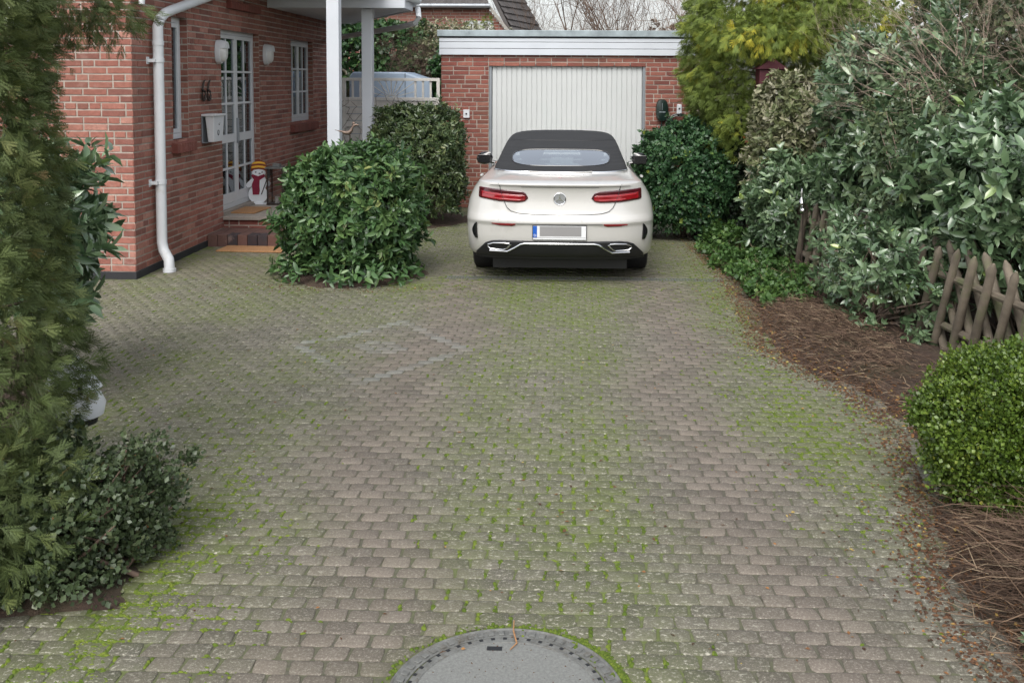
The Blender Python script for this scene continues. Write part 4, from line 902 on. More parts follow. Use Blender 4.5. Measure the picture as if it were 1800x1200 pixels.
# lower black bumper insert
zl_, zh_ = (lambda x: .262), I_([0, .60, .68, .74, .79, .84, .86], [.468, .468, .458, .435, .385, .33, .29])
bp('diffuser', MT['dark'], np.linspace(-.86, .86, 87), zl_, zh_, 8, .006)
mb = MB(); mb.box((CX - .69, CY + .42, .125), (CX + .69, CY + 4.4, .29)); mb.build('underbody_shade_fill', MT['dark'], car)  # underbody, hung low so its near-black colour fills in the shade below
mb = MB(); cl_ = [(-.70, .350), (-.52, .350), (-.44, .395), (-.385, .432), (-.34, .440), (.34, .440), (.385, .432), (.44, .395), (.52, .345), (.70, .345)]
mb.tube([cw((x, bodyR(x, z) - .012, z)) for x, z in cl_], .0095, 8); mb.build('bumper_trim', MT['chrome'], car, smooth=True)
for s_ in (-1, 1):
    pl = [(.50, .437), (.55, .440), (.66, .435), (.715, .415), (.72, .395), (.69, .370), (.56, .366), (.53, .380), (.485, .425)]
    pl = [(x * s_, z) for x, z in pl]
    m_ = MB(); m_.tube([cw((x, bodyR(x, z) - .014, z)) for x, z in pl + [pl[0], pl[1]]], .0075, 8, cap=False)
    ex = m_.build('exhaust_trim', MT['chrome'], car, smooth=True)
    m_ = MB(); ctr = (.60 * s_, .403); pl2 = [(ctr[0] + (x - ctr[0]) * .9, ctr[1] + (z - ctr[1]) * .85) for x, z in pl]
    m_.prism(pl2, lambda p: Vector(cw((p[0], bodyR(p[0], p[1]) - .010, p[1]))), lambda p: Vector(cw((p[0], bodyR(p[0], p[1]) + .05, p[1])))); m_.build('opening', MT['black_gloss'], ex, world=False)
    # taillight
    xs = [s_ * x for x in np.linspace(.315, .815, 44)]
    top_ = I_([.315, .335, .37, .60, .80, .815], [.896, .935, .958, .972, .985, .978]); bot_ = I_([.315, .345, .40, .60, .80, .815], [.888, .858, .847, .853, .878, .888])
    tl = bp('taillight', MT['lamp_dark'], xs, bot_, top_, 8, .006)
    tl['label'] = ('left' if s_ < 0 else 'right') + ' red taillight'
    t2 = lambda x, a_=top_, b_=bot_: b_(x) + (a_(x) - b_(x)) * .66; b2 = lambda x, a_=top_, b_=bot_: b_(x) + (a_(x) - b_(x)) * .10
    bp('lens', MT['lamp_red'], [s_ * x for x in np.linspace(.34, .79, 36)], b2, t2, 6, .0095, parent=tl, thick=.002)
    b3 = lambda x, a_=top_, b_=bot_: b_(x) + (a_(x) - b_(x)) * .46; t3 = lambda x, a_=top_, b_=bot_: b_(x) + (a_(x) - b_(x)) * .56
    bp('light_bar', MT['lamp_bright'], [s_ * x for x in np.linspace(.37, .77, 30)], b3, t3, 3, .0125, parent=tl, thick=.002)
    bp('light_bar', MT['lamp_bright'], [s_ * x for x in np.linspace(.38, .66, 24)], lambda x, a_=top_, b_=bot_: b_(x) + (a_(x) - b_(x)) * .16, lambda x, a_=top_, b_=bot_: b_(x) + (a_(x) - b_(x)) * .26, 2, .0122, parent=tl, thick=.002)
    # reflector, vent, light gap of the lid across the lamp
    bp('reflector', MT['lamp_red'], [s_ * x for x in np.linspace(.435, .675, 20)], I_([.435, .47, .60, .675], [.628, .615, .618, .631]), I_([.435, .675], [.641, .637]), 3, .005)
    zz = np.linspace(.475, .635, 14); m_ = MB(); vs = []
    for z in zz:
        t = (z - .475) / .16; c0 = .833 + .018 * math.sin(math.pi * t); w_ = .021 * math.sin(math.pi * min(1, max(0, .12 + t * .85))) + .003
        for q in range(5):
            x = (c0 - w_ + 2 * w_ * q / 4); vs.append(cw((x * s_, bodyR(x, z) - .005, z)))
    m_.add(vs, [(i * 5 + j, (i + 1) * 5 + j, (i + 1) * 5 + j + 1, i * 5 + j + 1) for i in range(13) for j in range(4)]); o = m_.build('bumper_vent', MT['black_gloss'], car, smooth=True); o.modifiers.new('s', 'SOLIDIFY').thickness = .01
    # mirror
    m_ = MB(); mc = cw((s_ * .985, 2.82, 1.06)); m_.ell(mc, (.105, .07, .082), 20, 12, rot=Matrix.Rotation(R(8 * s_), 3, 'Y')); m_.tube([cw((s_ * .84, 2.84, 1.0)), cw((s_ * .93, 2.84, 1.02))], .022, 8)
    mi_ = m_.build('door_mirror', MT['black_gloss'], car, smooth=True)
    m_ = MB(); m_.box((mc[0] - .08, mc[1] - .074, mc[2] - .055), (mc[0] + .08, mc[1] - .066, mc[2] + .05)); m_.build('mirror_glass', MT['black_gloss'], mi_, bevel=.01, world=False)
    m_ = MB(); m_.ell((mc[0] + s_ * .012, mc[1] + .004, mc[2] + .035), (.098, .074, .026), 20, 12, rot=Matrix.Rotation(R(22 * s_), 3, 'Y')); m_.build('mirror_cap', MT['car_white'], mi_, smooth=True, world=False)
    m_ = MB(); m_.ell(cw((s_ * .945, 1.95, .93)), (.022, .12, .018), 12, 8); m_.build('door_handle', MT['car_white'], car, smooth=True)
# boot lid seam
sm = [(-.53, 1.03), (-.515, 1.0), (-.50, .93), (-.475, .85), (-.455, .80), (-.42, .762), (-.36, .742), (-.25, .732), (0, .726), (.25, .732), (.36, .742), (.42, .762), (.455, .80), (.475, .85), (.50, .93), (.515, 1.0), (.53, 1.03)]
# scale the lid to its real width
sm = [(x * 1.16, z) for x, z in sm]
mb = MB(); mb.tube([cw((x, bodyR(x, z) - .0045 - (.005 if .84 < z < .98 else 0), z)) for x, z in sum([[(a_[0] + (b_[0] - a_[0]) * t / 6, a_[1] + (b_[1] - a_[1]) * t / 6) for t in range(6)] for a_, b_ in zip(sm, sm[1:])], []) + [sm[-1]]], .0032, 6); mb.build('boot_seam', MT['dark'], car)
# spoiler crease under the lip, and a grey strip painting the shade beneath
def lipfn(x, z): return bodyR(x, z)
bp('boot_spoiler', MT['car_white'], np.linspace(-.70, .70, 56), lambda x: 1.014, lambda x: 1.034 - .018 * (abs(x) / .7) ** 4, 4, .006, thick=.008)
bp('lip_shade_strip', plain('shade_gap', (.12, .12, .12), .5), np.linspace(-.385, .385, 30), lambda x: .9985, lambda x: 1.0015, 1, .003, thick=.003)
bp('crease_shade_strip', plain('crease_shade', (.22, .22, .215), .5), np.linspace(-.42, .42, 30), lambda x: .634, lambda x: .6385, 1, .002, thick=.002)  # darker grey strip painted on as the shade of the bumper crease
# third brake light / deck trim
bp('high_brake_light', MT['lamp_bright'], np.linspace(-.02, .02, 4), lambda x: 1.060, lambda x: 1.0605, 1, .0, thick=.002)
# emblem
ey = bodyR(0, .885) - .006; mb = MB(); mb.tube([cw((.058 * math.cos(t), ey, .885 + .058 * math.sin(t))) for t in np.linspace(0, 2 * math.pi, 40)], .0055, 8); mb.build('emblem_ring', MT['chrome'], car, smooth=True)
star = []; mb = MB()
for q in range(6):
    a_ = math.pi / 2 + q * math.pi / 3; r_ = .054 if q % 2 == 0 else .011; star.append((r_ * math.cos(a_), r_ * math.sin(a_)))
mb.prism(star, lambda p: Vector(cw((p[0], ey - .004, .885 + p[1]))), lambda p: Vector(cw((p[0], ey + .004, .885 + p[1])))); mb.build('emblem_star', MT['chrome'], car, smooth=False)
mb = MB(); mb.lathe(cw((0, ey + .006, .885)), [(.056, -.004), (.056, .004)], 32, axis='y'); mb.build('emblem_disc', plain('emblem_grey', (.35, .36, .37), .3, metal=.6), car)
# number plate
py = bodyR(.26, .555) - .012; pl_ = MB(); pl_.box(cw((-.268, py - .004, .484)), cw((.268, py + .02, .628))); plate = pl_.build('number_plate', MT['dark'], car, bevel=.004)
mb = MB(); mb.box(cw((-.262, py - .008, .506)), cw((.262, py - .004, .622))); mb.build('plate_face', MT['plate_white'], plate, bevel=.003, world=False)
mb = MB(); mb.box(cw((-.262, py - .0095, .507)), cw((-.222, py - .0075, .621))); mb.build('euro_band', MT['eu_blue'], plate, world=False)
mb = MB(); mb.box(cw((-.195, py - .0095, .520)), cw((.215, py - .0075, .619))); mb.build('blank_field', MT['plate_grey'], plate, world=False)
mb = MB(); mb.box(cw((-.262, py - .0062, .487)), cw((.262, py - .004, .5035))); mb.build('plate_strip', MT['plate_white'], plate, world=False)
RX90 = Matrix.Rotation(R(90), 3, 'X')
text_mesh('D', .036, 'country_letter', MT['plate_white'], Vector(cw((-.242, py - .0100, .527))), RX90, plate, .0006, world=False)
for x in (-.60, -.22, .22, .60):
    mb = MB(); mb.lathe(cw((x, bodyR(x, .675) - .0015, .675)), [(.011, -.002), (.011, .002)], 16, axis='y'); mb.build('parking_sensor', plain('sensor', (.62, .62, .6), .4) if x == -.60 else bpy.data.materials['sensor'], car)
# soft top
ST = [(1.075, .70, .735, 3.70), (1.10, .75, .728, 3.55), (1.125, .82, .72, 3.42), (1.15, .905, .712, 3.32), (1.18, 1.01, .70, 3.22), (1.21, 1.12, .69, 3.14), (1.24, 1.24, .68, 3.06), (1.27, 1.37, .67, 2.99), (1.30, 1.51, .66, 2.92), (1.33, 1.67, .648, 2.85),
      (1.36, 1.86, .63, 2.78), (1.385, 2.03, .605, 2.73), (1.405, 2.17, .565, 2.69), (1.42, 2.27, .50, 2.66), (1.43, 2.33, .40, 2.64), (1.436, 2.40, .25, 2.60)]
STz = [s_[0] for s_ in ST]
def stR(x, z):
    Yc = np.interp(z, STz, [l[1] for l in ST]); W_ = np.interp(z, STz, [l[2] for l in ST]); t = min(abs(x) / W_, .9995); return Yc + .45 * (1 - (1 - t ** 3) ** (1 / 3))
# dense rows so the window edge is clean
zs_ = sorted(set(list(np.arange(1.075, 1.30, .0075)) + STz)); rows = [(z, *[float(np.interp(z, STz, [l[q] for l in ST])) for q in (1, 2, 3)]) for z in zs_]
vs, fs, n = ringstack(rows, D=.45, Df=.35)
def inwin(x, z, g=0):   # rounded rear window outline
    a_ = abs(x) / (.525 + g); b_ = abs(z - 1.208) / (.063 + g); return a_ ** 4.5 + b_ ** 3.2 < 1
fk = []
for f in fs:
    c = np.mean([vs[i] for i in f], 0)
    if c[1] < 1.9 and inwin(c[0], c[2], .0): continue
    if c[1] > 2.65 and abs(c[0]) < .62 and 1.10 < c[2] < 1.38: continue
    if 1.95 < c[1] < 2.9 and abs(c[0]) > .6 and 1.10 < c[2] < 1.33: continue
    fk.append(f)
mb = MB(); mb.add([cw(v) for v in vs], fk + [tuple((len(rows) - 1) * n + k for k in range(n))]); st_ = mb.build('soft_top', MT['softtop'], car, smooth=True)
m_ = MB(); g_ = 44
outl = []
for k in range(64):
    t = 2 * math.pi * k / 64; cx_, sz_ = math.cos(t), math.sin(t); x = .535 * np.sign(cx_) * abs(cx_) ** (2 / 4.5); z = 1.208 + .069 * np.sign(sz_) * abs(sz_) ** (2 / 3.2); outl.append((float(x), float(z)))
gx_ = np.linspace(-1, 1, 40); vs = []; fs2 = []
for x in gx_:
    xx_ = x * .535; hz = .069 * (1 - min(1, abs(x)) ** 4.5) ** (1 / 3.2)
    for j in range(9): z = 1.208 + hz * (j / 4 - 1); vs.append(cw((xx_, stR(xx_, z) - .003, z)))
fs2 = [(i * 9 + j, (i + 1) * 9 + j, (i + 1) * 9 + j + 1, i * 9 + j + 1) for i in range(39) for j in range(8)]
m_.add(vs, fs2); m_.build('rear_window', MT['car_glass'], car, smooth=True)
m_ = MB(); m_.tube([cw((x, stR(x, z) - .004, z)) for x, z in outl + outl[:1]], .006, 6, cap=False); m_.build('window_seal', MT['black_gloss'], car, smooth=True)
def ringglass(cond, name):
    q = MB(); ff = []
    v2, f2, _ = ringstack(rows, D=.45, Df=.35)
    for f in f2:
        c = np.mean([v2[i] for i in f], 0)
        if cond(c): ff.append(f)
    us = sorted({i for f in ff for i in f}); mp_ = {u: i for i, u in enumerate(us)}
    q.add([cw(v2[u]) for u in us], [tuple(mp_[i] for i in f) for f in ff]); q.build(name, MT['car_glass'], car, smooth=True)
ringglass(lambda c: c[1] > 2.65 and abs(c[0]) < .62 and 1.10 < c[2] < 1.38, 'windscreen')
for s_ in (-1, 1): ringglass(lambda c, s_=s_: 1.95 < c[1] < 2.9 and s_ * c[0] > .6 and 1.10 < c[2] < 1.33, 'side_window')
m_ = MB(); m_.tube([cw((x, stR(x, 1.352) - .001, 1.352)) for x in np.linspace(-.60, .60, 30)], .005, 6); m_.build('roof_seam', MT['dark'], car, smooth=True)
m_ = MB(); m_.tube([cw((x, stR(x, 1.085) - .014, 1.086 + .02 * max(0, abs(x) - .45))) for x in np.linspace(-.715, .715, 50)], .010, 8); m_.build('roof_base_trim', MT['chrome'], car, smooth=True)
m_ = MB(); m_.tube([cw((x, .62 + .1 * (x / .35) ** 4, 1.094)) for x in np.linspace(-.33, .33, 20)], .008, 8); m_.build('deck_rail', MT['car_white'], car, smooth=True)
for s_ in (-1, 1):
    for yy, nm_ in ((1.95, 'rear_seat'), (2.65, 'front_seat')):
        m_ = MB(); m_.ell(cw((s_ * .36, yy, 1.18)), (.14, .06, .10), 16, 10); m_.box(cw((s_ * .36 - .22, yy + .0, .60)), cw((s_ * .36 + .22, yy + .14, 1.10))); m_.build(nm_, MT['dark'], car, smooth=True)

# ------------------------------------------------------------ yard fence between house and garage
fe = empty('garden_fence', (-3.27, 17.6, 0), 'white wooden fence panel with sunburst lattice between house and garage', 'fence')
FY = 17.6; fx0, fx1 = -4.15, -2.36
mb = MB()
for q in range(13): mb.box((fx0 + .06, FY - .01 - .008 * (q % 2), .08 + q * .122), (fx1 - .06, FY + .01, .08 + q * .122 + .112))
mb.build('panel_board', plain('old_white_wood', (.74, .73, .69), .7, var=.15, vs=8), fe, bevel=.004); OW = bpy.data.materials['old_white_wood']
mb = MB(); mb.box((fx0, FY - .035, 0), (fx0 + .06, FY + .035, 2.075)); mb.box((fx1 - .06, FY - .035, 0), (fx1, FY + .035, 2.075)); mb.box((fx0 + .06, FY - .034, 2.02), (fx1 - .06, FY + .034, 2.074)); mb.box((fx0 + .06, FY - .034, 1.66), (fx1 - .06, FY + .034, 1.72)); mb.build('frame', OW, fe, bevel=.004)
mb = MB()
for x in (fx0 + .17, fx0 + .31, fx0 + .45, fx1 - .19, fx1 - .33, fx1 - .47): mb.box((x, FY - .012, 1.72), (x + .038, FY + .012, 2.02))
cx_ = (fx0 + fx1) / 2
for q in range(9):
    a_ = R(14 + q * 19); dx, dz = math.cos(a_), math.sin(a_); L1 = min(.42 / max(abs(dx), .01), .30 / max(dz, .01)); mb.bar((cx_ + dx * .05, FY - .002 * q + .008, 1.72 + dz * .02), (cx_ + dx * L1, FY - .002 * q + .008, 1.72 + dz * L1), .012, .036, up=(0, 1, 0))
mb.build('lattice', OW, fe)
mb = MB(); mb.tube([(-4.22, 17.5, 0), (-4.22, 17.5, 2.10), (-4.21, 17.5, 2.17), (-4.17, 17.5, 2.21), (-4.12, 17.5, 2.22), (-4.07, 17.5, 2.19), (-4.05, 17.5, 2.13)], .02, 8); tag(mb.build('hooked_pole', plain('cream_metal', (.62, .58, .42), .5), smooth=True), 'cream coloured hooked metal pole standing beside the white fence', 'pole')
mb = MB(); mb.box((-4.38, 17.52, 0), (-4.24, 17.60, 2.05)); tag(mb.build('gate_post', OW, bevel=.01), 'grey white wooden post against the house wall end', 'post')
S_ = []
for q in range(13):   # dry climber on the fence
    p = np.array([random.uniform(fx0, fx1 - .3), FY - .05, .1]); 
    for k_ in range(14):
        nx_ = p + np.array([random.gauss(0, .09), random.gauss(0, .008), random.uniform(.04, .2)]); nx_[1] = min(nx_[1], FY - .04)
        if nx_[2] > 2.12: break
        S_.append([*p, *nx_, .004, .0035]); p = nx_
vo = segs('dry_climber', S_, MT['twig']); tag(vo, 'bare thin climber stems creeping over the white fence', 'climber')
bl = empty('blue_covered_box', (-3.7, 19.2, 0), 'pale blue covered box standing behind the lattice fence', 'covered box')
mb = MB(); mb.prism([(-4.29, .3), (-4.29, 2.1), (-4.22, 2.19), (-3.22, 2.19), (-2.72, 2.03), (-2.66, 1.6), (-2.66, .3)], lambda p: Vector((p[0], 18.75, p[1])), lambda p: Vector((p[0], 20.0, p[1]))); mb.build('cover', MT['blue'], bl, bevel=.03)
mb = MB(); mb.box((-4.2, 18.85, 0), (-2.75, 19.9, .298)); mb.build('base', MT['dark'], bl)
mb = MB(); mb.box((-3.20, 18.742, 1.5), (-3.19, 18.752, 2.17)); mb.build('seam', MT['dark'], bl)

# ------------------------------------------------------------ planting
bush('rhododendron', 'boxy rhododendron bush in the driveway between steps and car', 'bush', (-2.26, 10.05, .66), (.67, .60, .64), 2100, 8, .088, 'rhodo', p=2.8, lump=.12, depth=.28, zmin=.03, seed=1, stems=120, inner=.3, shoots=30, keep=lambda P: ~((P[:, 2] < .6) & (P[:, 2] > .28) & (rng.random(len(P)) < .45)))
P, N, t = shell_points((-2.30, 9.95, .07), (.76, .60, .20), 240, 2.2, .1, .5, .03, -.2); rt = bpy.data.objects['rhododendron']
Q, Fr, S, rd_ = whorls(P, N, 7, .09, (.8, 1.4)); scatter('low_shoots', *LEAF8, Q, Fr, S, MT['rhodo'], rt, rd_ * .8)
bush('evergreen_bush', 'rounded glossy evergreen bush in front of the white fence', 'bush', (-2.16, 13.75, .90), (.66, .66, .80), 3400, 8, .062, 'rhodo2', p=2.7, lump=.10, depth=.25, seed=2, stems=60, inner=.25)
bush('green_bush', 'bright green rounded bush beside the right front of the car', 'bush', (1.50, 12.75, .70), (.66, .62, .76), 3600, 8, .05, 'green_bush', tmpl=LEAF4, p=2.5, lump=.10, seed=3, stems=30, wscale=1.2)
bush('dark_bush', 'very dark evergreen bush under the golden conifer', 'bush', (2.02, 13.05, .76), (.46, .6, .76), 3600, 8, .042, 'dark_bush', tmpl=LEAF4, p=2.8, lump=.06, seed=4, stems=30, wscale=1.2)
bush('boxwood_ball', 'clipped round boxwood ball at the right edge of the driveway', 'bush', (2.13, 4.60, .39), (.395, .395, .385), 4400, 12, .017, 'box', tmpl=LEAF4, p=2.05, lump=.13, depth=.20, spread=(.2, 1.1), low=-.95, seed=5, stems=60, shoots=520, holes=True, ls=5.5, wscale=1.5, inner=.5, upb=.1)
bush('cotoneaster', 'low dark small-leaved shrub at the foot of the left conifer', 'bush', (-2.05, 3.93, .16), (.32, .40, .33), 1900, 9, .023, 'coton', shoots=160, tmpl=LEAF4, p=2.1, lump=.38, depth=.5, spread=(.3, 1.3), seed=6, stems=160, wscale=1.3, stem_mat='twig', inner=.35)
bush('cherry_laurel', 'cherry laurel with long pale leaves behind the left conifer', 'bush', (-3.50, 6.1, 1.0), (.42, .5, .62), 300, 8, .125, 'laurel', p=2.2, lump=.2, depth=.5, seed=7, stems=30, wscale=.85)
# right-hand hedge: separate shrubs along the pole fence
bush('cherry_laurel', 'tall cherry laurel behind the far end of the crossed pole fence', 'bush', (3.36, 9.75, 1.46), (.80, .95, .98), 2000, 8, .10, 'laurel', p=2.2, lump=.32, depth=.35, seed=8, stems=80)
bush('cherry_laurel', 'largest cherry laurel overhanging the near pole fence', 'bush', (3.62, 7.75, 1.12), (.85, 1.05, .78), 1700, 8, .105, 'laurel', p=2.3, lump=.22, depth=.35, seed=9, stems=80)
bush('privet', 'dense small-leaved shrub at the right picture edge behind the fence', 'bush', (3.85, 6.45, 1.05), (.62, .85, .66), 3200, 8, .045, 'privet', tmpl=LEAF4, p=2.3, lump=.18, depth=.3, seed=10, stems=60, wscale=1.3)
bush('pale_leaved_shrub', 'shrub with cream and brown leaves below the dark red box', 'bush', (2.56, 11.35, 1.30), (.40, .55, .86), 1700, 8, .075, 'pale', p=2.4, lump=.2, depth=.3, seed=11, stems=40)
bush('cherry_laurel', 'narrow dark laurel beneath the cream leaved shrub', 'bush', (2.48, 10.95, .62), (.38, .60, .60), 900, 8, .085, 'laurel', p=2.2, lump=.2, depth=.35, seed=12, stems=40)
bush('privet', 'sprawling sparse shrub growing through the pole fence', 'bush', (2.64, 8.35, .42), (.42, 1.05, .50), 640, 7, .075, 'laurel', p=2.1, lump=.3, depth=.6, seed=13, stems=110, stem_mat='twig_pale', inner=.1, zmin=.08)
bush('mixed_hedge', 'orange tinged small-leaved hedge at the top right corner', 'hedge', (5.0, 9.6, 2.0), (.9, 2.4, 1.4), 3000, 7, .07, 'privet', tmpl=LEAF4, p=2.6, lump=.2, depth=.35, seed=14, stems=40, wscale=1.3)
bush('background_hedge', 'tall dark evergreen hedge behind the bare shrub', 'hedge', (5.6, 12.6, 1.7), (1.6, 2.6, 1.9), 2800, 7, .12, 'rhodo2', p=3., lump=.15, seed=15, stems=30)
bush('ground_cover', 'patch of bright green weeds between soil bed and driveway edge', 'plant', (2.02, 10.3, .03), (.36, .85, .16), 620, 7, .045, 'ground_cover', tmpl=LEAF4, p=2.2, lump=.3, depth=.8, low=-.2, seed=16, stems=0, wscale=1.6)
bush('ground_cover', 'low sprigs of weeds on the brown soil in front of the drain end', 'plant', (2.02, 9.2, .03), (.28, .5, .10), 260, 7, .04, 'ground_cover', tmpl=LEAF4, p=2.2, lump=.3, depth=.8, low=-.2, seed=61, stems=0, wscale=1.6)
bush('ground_cover', 'leafy weeds at the foot of the dark bush', 'plant', (1.95, 11.75, .03), (.38, .5, .20), 380, 7, .045, 'ground_cover', tmpl=LEAF4, p=2.2, lump=.3, depth=.8, low=-.2, seed=17, stems=0, wscale=1.6)
bush('ivy_tuft', 'small blue green leaves by the dead grass at the right edge', 'plant', (1.93, 3.35, .05), (.14, .16, .09), 26, 6, .06, 'laurel', seed=18, stems=6, low=-.2)
bush('privet', 'loose small-leaved privet mixed between the two tall laurels', 'bush', (3.30, 8.6, 1.25), (.62, .75, .85), 1500, 8, .042, 'privet', tmpl=LEAF4, p=2.1, lump=.35, depth=.5, seed=51, stems=60, wscale=1.3, stem_mat='twig_pale', shoots=120)
# twiggy suckers growing into the picture at the foot of the cotoneaster
def grow(p, d, L, r, depth, out, spread=.5, seg=4, up=.15, kids=(2, 4), shrink=.68):
    q = np.array(p, float); d = np.array(d, float)
    for i in range(seg):
        d = d + rng.normal(size=3) * .16 + np.array([0, 0, up * .3]); d /= np.linalg.norm(d); q2 = q + d * L / seg
        r2 = r * (1 - .5 * (i + 1) / seg); out.append([*q, *q2, r * (1 - .5 * i / seg), r2]); q = q2
        if depth > 0 and i > 0:
            for _ in range(random.randint(*kids) // (1 if i == seg - 1 else 2) + (i == seg - 1)):
                dd = d + rng.normal(size=3) * spread; dd /= np.linalg.norm(dd); grow(q, dd, L * shrink * random.uniform(.7, 1.15), r2 * .7, depth - 1, out, spread, seg, up, kids, shrink)
def baretree(name, label, pos, H, r, depth=4, stems=1, mat='twig', spread=.5, group=None, cat='tree', kids=(2, 4), up=.2, lean=.12):
    t = empty(name, pos, label, cat, group); out = []; n0 = None
    for s_ in range(stems): grow((pos[0] + random.gauss(0, .06 * stems ** .5), pos[1] + random.gauss(0, .05 * stems ** .5), pos[2]), (random.gauss(0, lean), random.gauss(0, lean), 1), H * .45, r, depth, out, spread, 4, up, kids)
    out = np.array(out); big = out[:, 6] > r * .42
    segs('trunk', out[big], MT['bark'] if mat == 'twig' else MT[mat], t, 6); segs('twigs', out[~big], MT[mat], t, 3); return t
baretree('bare_shrub', 'leafless twiggy shrub with long pale branches above the laurels', (4.1, 9.0, 0), 3.3, .03, 4, 6, 'twig_pale', .45, cat='shrub', up=.1, lean=.3)
# conifers
def column_conifer(name, label, c, prof, K, L, mat, trunk_r, H, droop, extra=(), seed=0, group=None, sector=None, gold=0, trunkvis=None):
    t = empty(name, (c[0], c[1], 0), label, 'conifer', group)
    zs = rng.uniform(prof[0][0], prof[-1][0], K); an = rng.uniform(0, 2 * np.pi, K) if sector is None else rng.uniform(*sector, K)
    rr = np.interp(zs, [p[0] for p in prof], [p[1] for p in prof])
    d = np.stack([np.cos(an), np.sin(an), zs * 0], -1); q3 = np.stack([np.cos(an) * 2, np.sin(an) * 2, zs * 2.2], -1)
    lum = 1 + .16 * wob(q3, 1.6, seed) + .10 * wob(q3, 4.1, seed + 2)
    dep = 1 - .30 * rng.random(K) ** 2
    P = np.stack([c[0] + d[:, 0] * rr * lum * dep, c[1] + d[:, 1] * rr * lum * dep, zs], -1); N = d
    for (ec, er, ek) in extra:
        P2, N2, _ = shell_points(ec, er, ek, 2.1, .2, .7, .1, -1, seed); P = np.concatenate([P, P2]); N = np.concatenate([N, N2])
    cl = np.clip(.42 + .28 * wob(P, 5., seed) + .2 * rng.normal(size=len(P)), 0, 1)
    if gold: cl = np.clip(cl * .75 + gold * np.clip(wob(P, 2.6, seed + 1) + .15, 0, 1) * np.clip((P[:, 2] - 1.6) / 1.1, 0, 1), 0, 1)
    Pq, Fr, S, rd2 = conifer_fronds(P, N, L, droop, cl); Fr[:, :, 1] *= .8; scatter('foliage', *FROND, Pq, Fr, S, MT[mat], t, rd2)
    m_ = MB(); m_.tube([(c[0], c[1], 0), (c[0] + .02, c[1], H * .5), (c[0], c[1], H)], [trunk_r, trunk_r * .7, trunk_r * .2], 10); m_.build('trunk', MT['bark'], t, smooth=True)
    out = []
    for k_ in range(90):
        z = random.uniform(.3, H * .95); a_ = random.uniform(0, 6.28); rz_ = float(np.interp(z, [p[0] for p in prof], [p[1] for p in prof])) * .85
        out.append([c[0], c[1], z - .1, c[0] + rz_ * math.cos(a_), c[1] + rz_ * math.sin(a_), z, .014, .004])
    segs('branch', out, MT['bark'], t, 4); return t
column_conifer('dark_conifer', 'tall dark olive conifer filling the left picture edge', (-2.72, 3.98), [(.06, .46), (.4, .54), (.8, .56), (1.2, .52), (1.7, .46), (2.2, .46), (2.7, .44), (3.4, .3)], 15000, .085, 'thuja', .07, 3.4, .25,
               extra=(((-2.50, 4.75, 2.42), (.34, .42, .20), 900), ((-2.72, 4.5, 2.15), (.28, .3, .25), 600), ((-2.28, 3.62, .33), (.34, .28, .34), 1500)), seed=21)
column_conifer('golden_conifer', 'golden green cypress beside the garage, yellow at its tips', (2.66, 13.0), [(.95, .45), (1.15, .85), (1.6, 1.0), (2.0, 1.05), (2.6, 1.10), (3.3, 1.0), (4.2, .7)], 21000, .13, 'cypress', .13, 4.0, .75,
               extra=(((2.35, 11.9, 2.62), (.75, .5, .28), 1500), ((3.2, 12.0, 2.9), (.9, .6, .5), 2000)), seed=22, gold=.75)
m_ = MB(); m_.tube([(2.44, 12.75, 0), (2.43, 12.75, .5), (2.45, 12.75, 1.1)], [.11, .10, .10], 9); tag(m_.build('old_stump', MT['wood'], smooth=True), 'grey weathered upright stump between dark bush and laurel', 'stump')
Pz, Nz, _ = shell_points((2.36, 11.9, 1.28), (.13, .2, .22), 60, 2.1, .2, .8, .1, -1); Q, Fr, S, rd_ = whorls(Pz, Nz, 7, .07, (.5, 1.4)); tag(scatter('dead_spray', *LEAF4, Q, Fr, S, MT['rust_leaf'], None, rd_), 'rust brown dead spray hanging at the edge of the golden conifer', 'dead branch')
# red box behind the foliage
rb = empty('red_nest_box', (2.42, 11.75, 2.0), 'dark red wooden box half hidden under the golden conifer', 'nest box')
mb = MB(); mb.box((2.28, 11.72, 1.97), (2.58, 11.98, 2.20)); mb.build('box', MT['maroon'], rb, bevel=.01); mb = MB(); mb.prism([(2.24, 2.20), (2.62, 2.20), (2.43, 2.33)], lambda p: Vector((p[0], 11.68, p[1])), lambda p: Vector((p[0], 12.02, p[1]))); mb.build('roof', MT['maroon'], rb); mb = MB(); mb.tube([(2.42, 11.85, 0), (2.42, 11.85, 1.97)], .03, 8); mb.build('pole', MT['bark'], rb)
# crossed pole fence
pf = empty('pole_fence', (2.9, 7.0, 0), 'low rustic fence of crossed half round poles along the right bed', 'fence')
def fl(y): return 3.02 - (y - 5.8) * .112
yy = 4.7
while yy < 10.9:
    for lean, dx, nm_ in ((-.38, -.035, 'front'), (.64, .035, 'back')):
        y0 = yy + random.uniform(-.02, .02); h_ = .80 - .012 * (yy - 6) + random.uniform(-.03, .03); r_ = random.uniform(.030, .036)
        off = 0 if nm_ == 'front' else .11
        a_ = Vector((fl(y0) + dx, y0 + off - lean * .5, -.02)); b_ = Vector((fl(y0) + dx + random.uniform(-.015, .015), y0 + off + lean * .5, h_))
        m_ = MB(); dd = (b_ - a_); m_.tube([a_, a_ + dd * .5 + Vector((random.uniform(-.008, .008), 0, 0)), b_, b_ + dd.normalized() * .05], [r_, r_ * .98, r_ * .93, r_ * .25], 10); m_.build('pole', MT['wood'], pf, smooth=True)
    yy += .255
for z in (.22, .60):
    m_ = MB(); m_.tube([(fl(4.5), 4.5, z), (fl(7.5), 7.5, z), (fl(11), 11, z)], .03, 8); m_.build('rail', MT['wood'], pf, smooth=True)
